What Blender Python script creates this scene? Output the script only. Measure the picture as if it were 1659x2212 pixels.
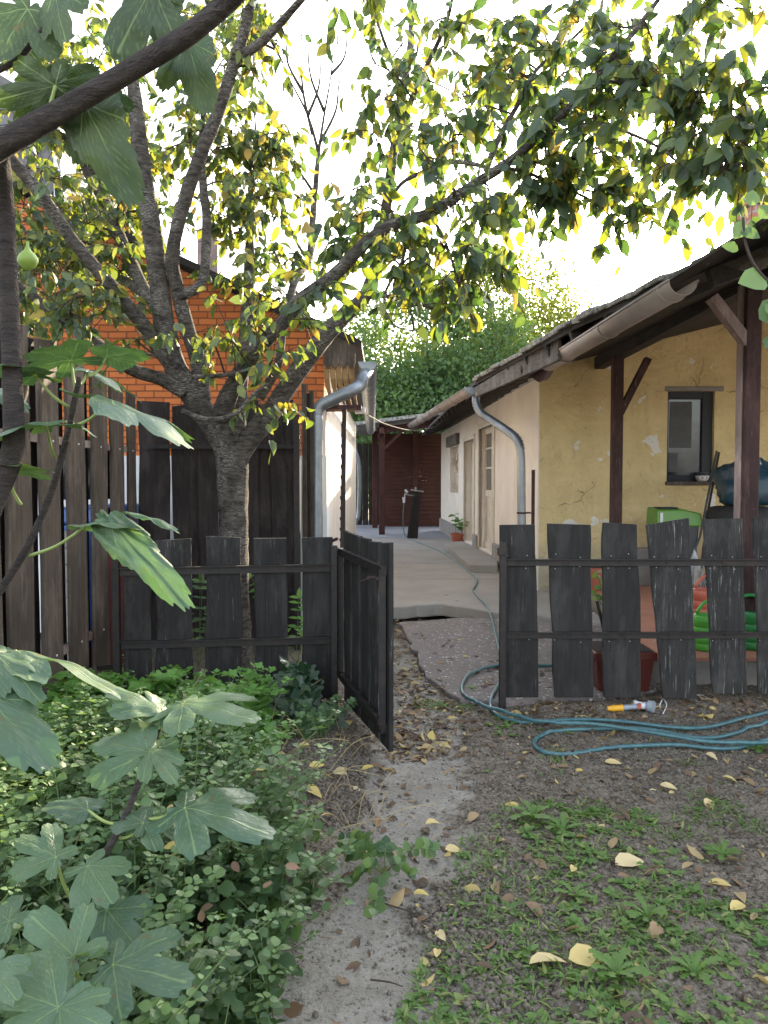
import bpy, math, random
import numpy as np
from mathutils import Vector, Matrix, noise
R = math.radians
random.seed(7); rng = np.random.default_rng(7)
for o in list(bpy.data.objects): bpy.data.objects.remove(o)
scene = bpy.context.scene
COL = scene.collection

# ------------------------------------------------------------------ camera
F = 1660.0; CX = 829.5; CY = 1106.0; H = 1.45; PITCH = math.atan(69 / F)
cam_d = bpy.data.cameras.new("camera"); cam = bpy.data.objects.new("camera", cam_d); COL.objects.link(cam)
cam_d.sensor_fit = 'HORIZONTAL'; cam_d.sensor_width = 36.0; cam_d.lens = 36.0 * F / 1659
cam_d.clip_start = 0.05; cam_d.clip_end = 3000
cam.location = (0, 0, H); cam.rotation_euler = (R(90) - PITCH, 0, 0)
scene.camera = cam
scene.render.resolution_x = 768; scene.render.resolution_y = 1024

# ------------------------------------------------------------------ world, sun, exposure
SUN_EL, SUN_AZ = 21.0, 24.0        # azimuth measured from +Y towards +X
w = bpy.data.worlds.new("World"); scene.world = w; w.use_nodes = True
nt = w.node_tree; nt.nodes.clear()
sky = nt.nodes.new('ShaderNodeTexSky'); sky.sky_type = 'NISHITA'; sky.sun_disc = False
sky.sun_elevation = R(SUN_EL); sky.sun_rotation = R(SUN_AZ)
sky.air_density = 1.0; sky.dust_density = 2.5; sky.ozone_density = 0.7
bg = nt.nodes.new('ShaderNodeBackground'); bg.inputs[1].default_value = 0.15
wo = nt.nodes.new('ShaderNodeOutputWorld')
hs_ = nt.nodes.new('ShaderNodeHueSaturation'); hs_.inputs['Saturation'].default_value = .42
nt.links.new(sky.outputs[0], hs_.inputs['Color']); nt.links.new(hs_.outputs[0], bg.inputs[0]); nt.links.new(bg.outputs[0], wo.inputs[0])
sd = bpy.data.lights.new("sun", 'SUN'); sd.energy = 3.2; sd.angle = R(0.53); sd.color = (1, .82, .56)
sun = bpy.data.objects.new("sun", sd); COL.objects.link(sun); sun.location = (6, 20, 12)
el, az = R(SUN_EL), R(SUN_AZ)
tosun = Vector((math.cos(el) * math.sin(az), math.cos(el) * math.cos(az), math.sin(el)))
sun.rotation_euler = tosun.to_track_quat('Z', 'Y').to_euler()
scene.view_settings.view_transform = 'Standard'; scene.view_settings.look = 'None'
scene.view_settings.exposure = 2.65; scene.view_settings.gamma = 1.0
scene.cycles.max_bounces = 8; scene.cycles.transparent_max_bounces = 8

# ------------------------------------------------------------------ helpers
sp, cp = math.sin(PITCH), math.cos(PITCH)
def ray(x, y):
    xc = (x - CX) / F; yc = (CY - y) / F
    return Vector((xc, cp + yc * sp, -sp + yc * cp))
def P(x, y, Y):
    d = ray(x, y); return Vector((0, 0, H)) + d * (Y / d.y)
def G(x, y, z=0.0):
    d = ray(x, y); return Vector((0, 0, H)) + d * ((z - H) / d.z)

def tag(o, label=None, cat=None, group=None, kind=None):
    if label: o['label'] = label
    if cat: o['category'] = cat
    if group: o['group'] = group
    if kind: o['kind'] = kind
    return o
def thing(name, loc, label, cat, group=None):
    o = bpy.data.objects.new(name, None); COL.objects.link(o); o.location = loc
    o.empty_display_size = .1
    return tag(o, label, cat, group)
def root_loc(p):
    while p.parent: p = p.parent
    return Vector(p.location)

class MB:
    def __init__(s): s.v = []; s.f = []; s.m = []; s.cur = 0
    def add(s, vs, fs):
        b = len(s.v); s.v.extend([tuple(v) for v in vs]); s.f.extend([tuple(i + b for i in f) for f in fs]); s.m.extend([s.cur] * len(fs)); return s
    def box(s, c, d, rz=0.0, M=None, bev=0.0):
        hx, hy, hz = d[0] / 2, d[1] / 2, d[2] / 2
        vs = [Vector((x, y, z)) for x in (-hx, hx) for y in (-hy, hy) for z in (-hz, hz)]
        if M is None: M = Matrix.Rotation(rz, 3, 'Z')
        vs = [M @ v + Vector(c) for v in vs]
        return s.add(vs, [(0, 1, 3, 2), (4, 6, 7, 5), (0, 4, 5, 1), (2, 3, 7, 6), (0, 2, 6, 4), (1, 5, 7, 3)])
    def beam(s, a, b, wd, th, up=(0, 0, 1)):
        a = Vector(a); b = Vector(b); x = (b - a); L = x.length; x.normalize()
        y = Vector(up).cross(x)
        if y.length < 1e-4: y = Vector((0, 1, 0)).cross(x)
        y.normalize(); z = x.cross(y)
        M = Matrix((x, y, z)).transposed()
        return s.box((a + b) / 2, (L, wd, th), M=M)
    def tube(s, pts, rad, seg=8, cap=True, lump=0.0, seed=0):
        pts = [Vector(p) for p in pts]; n = len(pts)
        if not hasattr(rad, '__len__'): rad = [rad] * n
        vs = []; fs = []; ref = None
        for i, p in enumerate(pts):
            t = (pts[min(i + 1, n - 1)] - pts[max(i - 1, 0)])
            if t.length < 1e-7: t = Vector((0, 0, 1))
            t.normalize()
            if ref is None:
                ref = Vector((1, 0, 0)) if abs(t.x) < .8 else Vector((0, 1, 0))
            u = (ref - t * ref.dot(t)); u.normalize(); v = t.cross(u); ref = u
            for k in range(seg):
                a = 2 * math.pi * k / seg; q = u * math.cos(a) + v * math.sin(a); r = rad[i]
                if lump: r *= 1 + lump * noise.noise(p * 9 + q * 1.3 + Vector((seed, 0, 0)))
                vs.append(p + q * r)
        for i in range(n - 1):
            for k in range(seg):
                k2 = (k + 1) % seg; fs.append((i * seg + k, i * seg + k2, (i + 1) * seg + k2, (i + 1) * seg + k))
        if cap: fs.append(tuple(range(seg))[::-1]); fs.append(tuple((n - 1) * seg + k for k in range(seg)))
        return s.add(vs, fs)
    def lathe(s, prof, c, seg=20, sx=1, sy=1, ang=0):
        vs = []; fs = []; n = len(prof)
        for (r, z) in prof:
            for k in range(seg):
                a = 2 * math.pi * k / seg + ang; vs.append((c[0] + r * sx * math.cos(a), c[1] + r * sy * math.sin(a), c[2] + z))
        for i in range(n - 1):
            for k in range(seg):
                k2 = (k + 1) % seg; fs.append((i * seg + k, i * seg + k2, (i + 1) * seg + k2, (i + 1) * seg + k))
        fs.append(tuple(range(seg))[::-1]); fs.append(tuple((n - 1) * seg + k for k in range(seg)))
        return s.add(vs, fs)
    def prism(s, outline, off):
        """outline: list of 3D points (planar), off: extrusion vector"""
        n = len(outline); off = Vector(off); o = [Vector(p) for p in outline]
        vs = o + [p + off for p in o]
        fs = [tuple(range(n)), tuple(range(2 * n - 1, n - 1, -1))]
        fs += [(i, i + n, (i + 1) % n + n, (i + 1) % n) for i in range(n)]
        return s.add(vs, fs)
    def build(s, name, mats, parent=None, origin=None, smooth=False):
        if parent is not None: off = root_loc(parent)
        elif origin is not None: off = Vector(origin)
        else: off = Vector((0, 0, 0))
        me = bpy.data.meshes.new(name)
        me.from_pydata([(v[0] - off.x, v[1] - off.y, v[2] - off.z) for v in s.v], [], s.f)
        if not isinstance(mats, (list, tuple)): mats = [mats]
        for m in mats: me.materials.append(m)
        if len(mats) > 1: me.polygons.foreach_set('material_index', s.m)
        if smooth: me.polygons.foreach_set('use_smooth', [True] * len(me.polygons))
        me.update()
        o = bpy.data.objects.new(name, me); COL.objects.link(o)
        if parent is not None: o.parent = parent
        else: o.location = off
        return o

def recalc(o):
    import bmesh
    bm = bmesh.new(); bm.from_mesh(o.data); bmesh.ops.recalc_face_normals(bm, faces=bm.faces); bm.to_mesh(o.data); bm.free(); return o
def bevel(o, wd=.004, seg=1):
    m = o.modifiers.new('bevel', 'BEVEL'); m.width = wd; m.segments = seg; m.limit_method = 'ANGLE'; m.angle_limit = R(40); return o

def mass(name, tv, tf, pos, xax, nrm, size, mat, parent=None, origin=(0, 0, 0), rnd=None, smooth=True):
    """many copies of a leaf template (x along the leaf, z its normal) joined in one mesh, numpy-fast"""
    tv = np.array(tv, float); n = len(pos)
    pos = np.array(pos, float); xax = np.array(xax, float); nrm = np.array(nrm, float); size = np.array(size, float)
    if parent is not None: off = np.array(root_loc(parent))
    else: off = np.array(origin, float)
    xax /= np.linalg.norm(xax, axis=1)[:, None] + 1e-9
    yax = np.cross(nrm, xax); yax /= np.linalg.norm(yax, axis=1)[:, None] + 1e-9
    zax = np.cross(xax, yax)
    if size.ndim == 1: size = np.stack([size, size, size], 1)
    V = (tv[None, :, 0, None] * xax[:, None, :] * size[:, None, 0:1] + tv[None, :, 1, None] * yax[:, None, :] * size[:, None, 1:2]
         + tv[None, :, 2, None] * zax[:, None, :] * size[:, None, 2:3]) + pos[:, None, :] - off
    k = len(tv); V = V.reshape(-1, 3)
    loops = []; starts = []; tot = 0; cnt = []
    tl = []
    for f in tf: starts.append(tot); cnt.append(len(f)); tl += list(f); tot += len(f)
    tl = np.array(tl); starts = np.array(starts)
    L = (tl[None, :] + (np.arange(n) * k)[:, None]).ravel()
    S = (starts[None, :] + (np.arange(n) * tot)[:, None]).ravel()
    me = bpy.data.meshes.new(name)
    me.vertices.add(len(V)); me.vertices.foreach_set('co', V.ravel().astype(np.float32))
    me.loops.add(len(L)); me.loops.foreach_set('vertex_index', L.astype(np.int32))
    me.polygons.add(len(S)); me.polygons.foreach_set('loop_start', S.astype(np.int32))
    if smooth: me.polygons.foreach_set('use_smooth', np.ones(len(S), bool))
    me.update(calc_edges=True)
    if rnd is None: rnd = rng.random(n)
    a = me.attributes.new('rnd', 'FLOAT', 'POINT'); a.data.foreach_set('value', np.repeat(rnd, k).astype(np.float32))
    me.materials.append(mat)
    o = bpy.data.objects.new(name, me); COL.objects.link(o)
    if parent is not None: o.parent = parent
    else: o.location = origin
    return o

def smoothpath(pts, n=6):
    """Catmull-Rom through points"""
    pts = [Vector(p) for p in pts]; out = []
    for i in range(len(pts) - 1):
        p0 = pts[max(i - 1, 0)]; p1 = pts[i]; p2 = pts[i + 1]; p3 = pts[min(i + 2, len(pts) - 1)]
        for k in range(n):
            t = k / n
            out.append(.5 * ((2 * p1) + (p2 - p0) * t + (2 * p0 - 5 * p1 + 4 * p2 - p3) * t * t + (3 * p1 - p0 - 3 * p2 + p3) * t ** 3))
    out.append(pts[-1]); return out
def rfit(rads, n, m):
    """resample radii list to m samples"""
    x = np.linspace(0, 1, len(rads)); return list(np.interp(np.linspace(0, 1, m), x, rads))

# ------------------------------------------------------------------ materials
def N(nt, t, **kw):
    n = nt.nodes.new(t)
    for k, v in kw.items(): setattr(n, k, v)
    return n
def rgb(c): return (c[0], c[1], c[2], 1)
def base_mat(name):
    m = bpy.data.materials.new(name); m.use_nodes = True; nt = m.node_tree; nt.nodes.clear()
    out = N(nt, 'ShaderNodeOutputMaterial'); b = N(nt, 'ShaderNodeBsdfPrincipled')
    nt.links.new(b.outputs[0], out.inputs[0]); return m, nt, b, out
def coords(nt, stretch=(1, 1, 1), rot=(0, 0, 0)):
    tc = N(nt, 'ShaderNodeTexCoord'); mp = N(nt, 'ShaderNodeMapping'); mp.inputs['Scale'].default_value = stretch
    mp.inputs['Rotation'].default_value = rot
    nt.links.new(tc.outputs['Object'], mp.inputs[0]); return mp.outputs[0]
def noise_n(nt, vec, scale, detail=6, rough=.6, dist=0.0):
    n = N(nt, 'ShaderNodeTexNoise'); n.inputs['Scale'].default_value = scale; n.inputs['Detail'].default_value = detail
    n.inputs['Roughness'].default_value = rough; n.inputs['Distortion'].default_value = dist
    nt.links.new(vec, n.inputs['Vector']); return n.outputs['Fac']
def ramp(nt, fac, stops, interp='LINEAR'):
    r = N(nt, 'ShaderNodeValToRGB'); cr = r.color_ramp; cr.interpolation = interp
    while len(cr.elements) < len(stops): cr.elements.new(.5)
    for e, (p, c) in zip(cr.elements, stops): e.position = p; e.color = rgb(c) if hasattr(c, '__len__') else (c, c, c, 1)
    nt.links.new(fac, r.inputs[0]); return r.outputs[0]
def mixc(nt, fac, a, b, mode='MIX'):
    m = N(nt, 'ShaderNodeMix', data_type='RGBA', blend_type=mode)
    for sock, v in ((m.inputs[0], fac), (m.inputs[6], a), (m.inputs[7], b)):
        if hasattr(v, 'links'): nt.links.new(v, sock)
        elif hasattr(v, '__len__'): sock.default_value = rgb(v)
        else: sock.default_value = v
    return m.outputs[2]
def bump(nt, b, h, strength=.5, dist=.01):
    n = N(nt, 'ShaderNodeBump'); n.inputs['Strength'].default_value = strength; n.inputs['Distance'].default_value = dist
    nt.links.new(h, n.inputs['Height']); nt.links.new(n.outputs[0], b.inputs['Normal'])
def plain(name, c, rough=.6, metal=0.0, var=.25, scale=8, bstr=.15, c2=None, spec=.5):
    m, nt, b, out = base_mat(name); v = coords(nt)
    f = noise_n(nt, v, scale)
    c2 = c2 or tuple(x * (1 - var) for x in c)
    col = mixc(nt, ramp(nt, f, [(.35, 0.0), (.65, 1.0)]), c, c2)
    nt.links.new(col, b.inputs['Base Color']); b.inputs['Roughness'].default_value = rough; b.inputs['Metallic'].default_value = metal
    b.inputs['Specular IOR Level'].default_value = spec
    if bstr: bump(nt, b, noise_n(nt, v, scale * 6), bstr, .004)
    return m
def wood(name, dark, light, fleck=None, axis='Z', scale=1.0, rough=.8, fleck_amt=.6, bstr=.6):
    m, nt, b, out = base_mat(name)
    st = {'Z': (22, 22, 1.3), 'Y': (22, 1.3, 22), 'X': (1.3, 22, 22)}[axis]
    v = coords(nt, tuple(x * scale for x in st)); vi = coords(nt)
    g = noise_n(nt, v, 2.2, 8, .65, .3); big = noise_n(nt, vi, 2.5, 4)
    col = mixc(nt, ramp(nt, g, [(.3, 0.0), (.7, 1.0)]), dark, light)
    col = mixc(nt, ramp(nt, big, [(.4, 0.0), (.7, .6)]), col, tuple(x * .6 for x in dark))
    if fleck:
        gz_ = noise_n(nt, coords(nt, (3, 3, 1)), 2.3, 6, .7)
        col = mixc(nt, ramp(nt, gz_, [(.50, 0.0), (.72, .55)]), col, tuple(x * 1.9 + .012 for x in light))
        col = mixc(nt, ramp(nt, gz_, [(.24, .5), (.40, 0.0)]), col, tuple(x * k_ for x, k_ in zip(light, (1.2, 1.5, .9))))
        fl = noise_n(nt, coords(nt, tuple(x * scale * .35 for x in st)), 9, 8, .75)
        zone = noise_n(nt, vi, 3.1, 3)
        msk = N(nt, 'ShaderNodeMath', operation='MULTIPLY')
        nt.links.new(ramp(nt, fl, [(fleck_amt, 0.0), (fleck_amt + .06, 1.0)]), msk.inputs[0])
        nt.links.new(ramp(nt, zone, [(.42, 0.0), (.6, 1.0)]), msk.inputs[1])
        col = mixc(nt, msk.outputs[0], col, fleck)
    nt.links.new(col, b.inputs['Base Color']); b.inputs['Roughness'].default_value = rough
    b.inputs['Specular IOR Level'].default_value = .3
    bump(nt, b, g, bstr, .006); return m
def leafmat(name, stops, trans, amt=.4, rough=.45, veins=False, spec=.5, holes=False):
    m, nt, b, out = base_mat(name)
    at = N(nt, 'ShaderNodeAttribute', attribute_name='rnd')
    col = ramp(nt, at.outputs['Fac'], stops)
    v = coords(nt); f = noise_n(nt, v, 14, 4)
    col = mixc(nt, ramp(nt, f, [(.35, 0.0), (.75, .35)]), col, (.10, .13, .03))
    tcol = ramp(nt, at.outputs['Fac'], trans)
    if veins:
        va = N(nt, 'ShaderNodeAttribute', attribute_name='vein')
        col = mixc(nt, va.outputs['Fac'], col, (.17, .25, .10)); tcol = mixc(nt, va.outputs['Fac'], tcol, (.3, .45, .12))
        sp2 = noise_n(nt, v, 38, 2, .5); col = mixc(nt, ramp(nt, sp2, [(.70, 0.0), (.73, .8)]), col, (.13, .08, .03))
        wr = noise_n(nt, v, 60, 3, .6); hx = N(nt, 'ShaderNodeMath', operation='MULTIPLY_ADD'); nt.links.new(wr, hx.inputs[0]); hx.inputs[1].default_value = .8; nt.links.new(va.outputs['Fac'], hx.inputs[2])
        bump(nt, b, hx.outputs[0], .5, .004)
    nt.links.new(col, b.inputs['Base Color']); b.inputs['Roughness'].default_value = rough
    b.inputs['Specular IOR Level'].default_value = spec
    t = N(nt, 'ShaderNodeBsdfTranslucent'); nt.links.new(tcol, t.inputs[0])
    mx = N(nt, 'ShaderNodeMixShader'); mx.inputs[0].default_value = amt
    nt.links.new(b.outputs[0], mx.inputs[1]); nt.links.new(t.outputs[0], mx.inputs[2])
    nt.links.new(mx.outputs[0], out.inputs[0]); return m
def plaster(name, c, c2, patch=None, scale=1.0, dirt=(.25, .2, .15), bstr=.5, patch_th=.66, base_dirt=None):
    m, nt, b, out = base_mat(name); v = coords(nt)
    f = noise_n(nt, v, 1.6 * scale, 8, .62); f2 = noise_n(nt, v, 7 * scale, 8, .6)
    col = mixc(nt, ramp(nt, f, [(.35, 0.0), (.68, 1.0)]), c, c2)
    vs = coords(nt, (1, 1, .3)); sp_ = noise_n(nt, vs, 5, 6, .7)
    col = mixc(nt, ramp(nt, sp_, [(.58, 0.0), (.8, .45)]), col, dirt)
    if patch:
        pf = noise_n(nt, v, 2.3 * scale, 5, .55, .4)
        col = mixc(nt, ramp(nt, pf, [(patch_th, 0.0), (patch_th + .012, 1.0)]), col, patch)
    if patch:
        sk = noise_n(nt, v, 26, 3, .6); zn = noise_n(nt, v, 2.1, 3); mm = N(nt, 'ShaderNodeMath', operation='MULTIPLY')
        nt.links.new(ramp(nt, sk, [(.66, 0.0), (.71, .8)]), mm.inputs[0]); nt.links.new(ramp(nt, zn, [(.45, 0.0), (.6, 1.0)]), mm.inputs[1])
        col = mixc(nt, mm.outputs[0], col, (.12, .085, .05))
        vc = N(nt, 'ShaderNodeTexVoronoi'); vc.feature = 'DISTANCE_TO_EDGE'; vc.inputs['Scale'].default_value = 1.5
        dn = N(nt, 'ShaderNodeTexNoise'); dn.inputs['Scale'].default_value = 5; dn.inputs['Detail'].default_value = 5; nt.links.new(v, dn.inputs['Vector'])
        nt.links.new(mixc(nt, .16, v, dn.outputs['Color'], 'ADD'), vc.inputs['Vector'])
        m2 = N(nt, 'ShaderNodeMath', operation='MULTIPLY'); nt.links.new(ramp(nt, vc.outputs['Distance'], [(.004, .75), (.010, 0.0)]), m2.inputs[0]); nt.links.new(ramp(nt, zn, [(.5, 0.0), (.6, 1.0)]), m2.inputs[1])
        col = mixc(nt, m2.outputs[0], col, (.2, .15, .09))
    if base_dirt:
        tc = N(nt, 'ShaderNodeTexCoord'); sx = N(nt, 'ShaderNodeSeparateXYZ'); nt.links.new(tc.outputs['Object'], sx.inputs[0])
        ad = N(nt, 'ShaderNodeMath', operation='MULTIPLY_ADD'); nt.links.new(f2, ad.inputs[0]); ad.inputs[1].default_value = -.5; nt.links.new(sx.outputs[2], ad.inputs[2])
        col = mixc(nt, ramp(nt, ad.outputs[0], [(base_dirt[0], .85), (base_dirt[1], 0.0)]), col, base_dirt[2])
    nt.links.new(col, b.inputs['Base Color']); b.inputs['Roughness'].default_value = .92; b.inputs['Specular IOR Level'].default_value = .2
    h = N(nt, 'ShaderNodeMath', operation='ADD'); nt.links.new(f2, h.inputs[0]); nt.links.new(f, h.inputs[1])
    bump(nt, b, h.outputs[0], bstr, .02 if not patch else .055); return m
def brick(name, c1, c2, mortar, bw, bh, ms, bump_s=.8, off=.5):
    m, nt, b, out = base_mat(name)
    tc = N(nt, 'ShaderNodeTexCoord'); sx = N(nt, 'ShaderNodeSeparateXYZ'); nt.links.new(tc.outputs['Object'], sx.inputs[0])
    ad = N(nt, 'ShaderNodeMath', operation='ADD'); nt.links.new(sx.outputs[0], ad.inputs[0]); nt.links.new(sx.outputs[1], ad.inputs[1])
    cb = N(nt, 'ShaderNodeCombineXYZ'); nt.links.new(ad.outputs[0], cb.inputs[0]); nt.links.new(sx.outputs[2], cb.inputs[1])
    nz = N(nt, 'ShaderNodeTexNoise'); nz.inputs['Scale'].default_value = 3; nt.links.new(tc.outputs['Object'], nz.inputs['Vector'])
    mx = mixc(nt, .012, cb.outputs[0], nz.outputs['Color'], 'ADD')
    t = N(nt, 'ShaderNodeTexBrick'); nt.links.new(mx, t.inputs['Vector'])
    t.inputs['Color1'].default_value = rgb(c1); t.inputs['Color2'].default_value = rgb(c2); t.inputs['Mortar'].default_value = rgb(mortar)
    t.inputs['Scale'].default_value = 1; t.inputs['Brick Width'].default_value = bw; t.inputs['Row Height'].default_value = bh
    t.inputs['Mortar Size'].default_value = ms; t.inputs['Mortar Smooth'].default_value = .3; t.offset = off
    f = noise_n(nt, tc.outputs['Object'], 5, 8, .7)
    col = mixc(nt, ramp(nt, f, [(.35, 0.0), (.75, .45)]), t.outputs['Color'], tuple(x * .55 for x in c1))
    nt.links.new(col, b.inputs['Base Color']); b.inputs['Roughness'].default_value = .9; b.inputs['Specular IOR Level'].default_value = .2
    inv = N(nt, 'ShaderNodeMath', operation='SUBTRACT'); inv.inputs[0].default_value = 1; nt.links.new(t.outputs['Fac'], inv.inputs[1])
    h2 = N(nt, 'ShaderNodeMath', operation='MULTIPLY_ADD'); nt.links.new(f, h2.inputs[0]); h2.inputs[1].default_value = .5; nt.links.new(inv.outputs[0], h2.inputs[2])
    bump(nt, b, h2.outputs[0], bump_s, .012); return m

M = {}
M['fence_dark'] = wood('black stained board', (.013, .012, .0115), (.030, .028, .026), (.15, .145, .135), fleck_amt=.60)
M['fence_worn'] = wood('worn black board', (.015, .014, .0135), (.036, .034, .032), (.24, .235, .225), fleck_amt=.56)
M['fence_brown'] = wood('weathered brown board', (.045, .034, .027), (.115, .09, .07), (.20, .18, .15), fleck_amt=.62)
M['fence_umber'] = wood('dark umber board', (.014, .010, .010), (.04, .03, .028), (.13, .11, .10), fleck_amt=.64)
M['iron'] = plain('black painted angle iron', (.012, .012, .014), .55, .3, var=.4, scale=20, c2=(.03, .022, .018))
M['redwood'] = wood('red brown stained boards', (.052, .018, .012), (.105, .037, .024), None, axis='X', rough=.5)
M['redpost'] = wood('red brown stained post', (.055, .022, .018), (.105, .045, .035), None)
M['porch_post'] = wood('worn brown painted post', (.035, .018, .018), (.075, .04, .036), (.30, .22, .15), fleck_amt=.6)
M['porch_pale'] = wood('pale lilac brown timber', (.22, .16, .15), (.36, .28, .26), (.3, .24, .2))
M['oldwood'] = wood('grey rotten eave wood', (.05, .042, .036), (.17, .15, .13), (.32, .31, .28), axis='Y', fleck_amt=.58)
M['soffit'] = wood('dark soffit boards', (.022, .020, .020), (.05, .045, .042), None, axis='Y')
M['zinc'] = plain('weathered zinc', (.30, .33, .36), .42, .75, var=.3, scale=5, bstr=.08)
M['gutter'] = plain('faded tan painted gutter', (.33, .27, .235), .5, .15, scale=3, bstr=.06, c2=(.24, .20, .18))
M['yellow'] = plaster('ochre limewash plaster', (.76, .61, .33), (.60, .47, .24), (.76, .74, .68), 1.3, (.24, .18, .12), 1.0, .625, (.15, .5, (.44, .40, .30)))
M['white'] = plaster('white limewash plaster', (.76, .69, .60), (.66, .59, .52), None, 1.0, (.34, .27, .2), .6, .7)  # slightly peach: warmth of bounced light mixed into the plaster colour
M['plinth'] = plaster('grey cement plinth', (.30, .28, .26), (.22, .2, .19), None, 2.0)
M['concrete'] = plaster('worn concrete slab', (.32, .30, .27), (.25, .235, .215), None, .9, (.14, .13, .12), .25)
M['brick'] = brick('orange painted brick', (.66, .21, .07), (.46, .13, .042), (.20, .075, .04), .17, .062, .007)
M['oldbrick'] = brick('old red chimney brick', (.46, .20, .14), (.40, .17, .12), (.40, .36, .32), .24, .075, .012)
M['tiles'] = brick('grey paving blocks', (.30, .31, .34), (.26, .27, .30), (.14, .14, .15), .2, .1, .008, .3)
M['tar'] = plain('dark roofing felt', (.035, .03, .03), .9, scale=6, bstr=.6)
M['oldroof'] = plain('mossy grey roof edge', (.12, .11, .10), .95, scale=18, bstr=1.0, c2=(.42, .42, .38))
M['greyroof'] = plain('grey fibre cement shingle', (.17, .17, .17), .9, scale=7, c2=(.1, .1, .1), bstr=.4)
M['bark'] = None
M['dark'] = plain('dark interior', (.02, .02, .022), .8)
M['cream'] = plain('cream painted door', (.62, .55, .44), .55, scale=5, c2=(.5, .42, .33), bstr=.2)
M['redcurtain'] = plain('dark red flaking board', (.12, .02, .02), .7)
M['terracotta'] = plain('terracotta plastic', (.36, .095, .055), .45, scale=4)
M['brownpot'] = plain('dark red brown plastic planter', (.13, .028, .022), .4, scale=4)
M['soil'] = plain('potting soil', (.03, .022, .017), 1, scale=30, bstr=1)
M['green_lid'] = plain('green plastic lid', (.10, .26, .035), .4, scale=3, var=.15, bstr=.03)
M['grey_plastic'] = plain('dark grey plastic', (.06, .065, .07), .5, scale=3, bstr=.03)
M['can_green'] = plain('bright green plastic', (.10, .42, .05), .35, scale=3, var=.12, bstr=.02)
M['can_green2'] = plain('deep green plastic', (.03, .25, .06), .35, scale=3, var=.12, bstr=.02)
M['orange'] = plain('orange red plastic', (.50, .13, .08), .4, scale=3, var=.1, bstr=.02)
M['yellow_pl'] = plain('yellow plastic', (.70, .36, .02), .4, scale=3, var=.1, bstr=.02)
M['white_pl'] = plain('white plastic', (.62, .63, .65), .35, scale=3, var=.1, bstr=.02)
M['grey_pl'] = plain('light grey plastic', (.28, .31, .35), .4, scale=3, var=.1, bstr=.02)
M['hose'] = plain('blue grey hose', (.035, .10, .125), .38, scale=30, c2=(.07, .16, .16), bstr=.02)
M['hose_far'] = plain('grey green hose', (.20, .27, .27), .45, scale=30, bstr=.02)
M['blue'] = plain('blue bin plastic', (.02, .09, .32), .45, scale=3, var=.12, bstr=.02)
M['blackbag'] = plain('black plastic bag', (.018, .018, .02), .28, scale=9, bstr=.9)
M['bluebag'] = plain('blue plastic bag', (.02, .06, .095), .3, scale=9, bstr=.9)
M['rubber'] = plain('tyre rubber', (.02, .02, .021), .75, scale=20, bstr=.3)
M['steel'] = plain('grey steel wire', (.35, .35, .35), .4, .8, bstr=0)
M['pebble'] = plain('pale stone', (.32, .30, .27), .9, scale=20, bstr=.5)
M['stub'] = plain('rusty brown steel', (.07, .035, .03), .8, .3, scale=15, c2=(.03, .02, .02), bstr=.4)
M['terrace'] = brick('terracotta terrace tile', (.46, .22, .15), (.42, .20, .13), (.28, .22, .18), .30, .30, .006, .2, 0)

def mk_bark(name, c1, c2, light):
    m, nt, b, out = base_mat(name); v = coords(nt, (1, 1, 3.2)); vi = coords(nt)
    g = noise_n(nt, v, 13, 8, .7, .6); big = noise_n(nt, vi, 3.5, 5); fine = noise_n(nt, coords(nt, (1, 1, 5)), 40, 4, .7)
    col = mixc(nt, ramp(nt, g, [(.38, 0.0), (.62, 1.0)]), c1, c2)
    msk = N(nt, 'ShaderNodeMath', operation='MULTIPLY')
    nt.links.new(ramp(nt, fine, [(.5, 0.0), (.6, 1.0)]), msk.inputs[0]); nt.links.new(ramp(nt, big, [(.46, 0.0), (.58, .9)]), msk.inputs[1])
    col = mixc(nt, msk.outputs[0], col, light)
    nt.links.new(col, b.inputs['Base Color']); b.inputs['Roughness'].default_value = .9; b.inputs['Specular IOR Level'].default_value = .25
    h = N(nt, 'ShaderNodeMath', operation='ADD'); nt.links.new(g, h.inputs[0]); nt.links.new(fine, h.inputs[1])
    bump(nt, b, h.outputs[0], 1.0, .02); return m
M['bark'] = mk_bark('plum bark', (.035, .030, .026), (.15, .13, .11), (.40, .37, .33))
M['figbark'] = mk_bark('smooth grey fig bark', (.05, .042, .04), (.09, .075, .07), (.13, .115, .105))
M['twig'] = plain('brown twig', (.05, .035, .026), .85, scale=30, bstr=.3)
M['petiole'] = plain('yellow green petiole', (.26, .34, .10), .5, scale=20, bstr=.05)
M['greenstem'] = plain('green stem', (.11, .17, .05), .6, scale=20, bstr=.05)

M['leaf_plum'] = leafmat('plum leaf', [(0, (.03, .055, .042)), (.5, (.045, .08, .05)), (.90, (.07, .12, .03)), (.97, (.28, .26, .04)), (1, (.36, .24, .05))],
                         [(0, (.09, .19, .025)), (.6, (.38, .44, .03)), (.9, (.52, .46, .05)), (1, (.6, .36, .05))], .30, .5)
M['leaf_far'] = leafmat('far tree leaf', [(0, (.035, .085, .04)), (1, (.085, .17, .06))], [(0, (.09, .19, .035)), (1, (.30, .40, .05))], .34, .7)
M['leaf_yellow'] = leafmat('sunlit autumn leaf', [(0, (.08, .14, .03)), (1, (.22, .22, .035))], [(0, (.20, .30, .035)), (1, (.45, .42, .045))], .36, .7)
M['leaf_fig'] = leafmat('fig leaf', [(0, (.055, .105, .07)), (1, (.085, .15, .085))], [(0, (.08, .18, .03)), (1, (.14, .26, .04))], .22, .42, veins=True)
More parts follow.
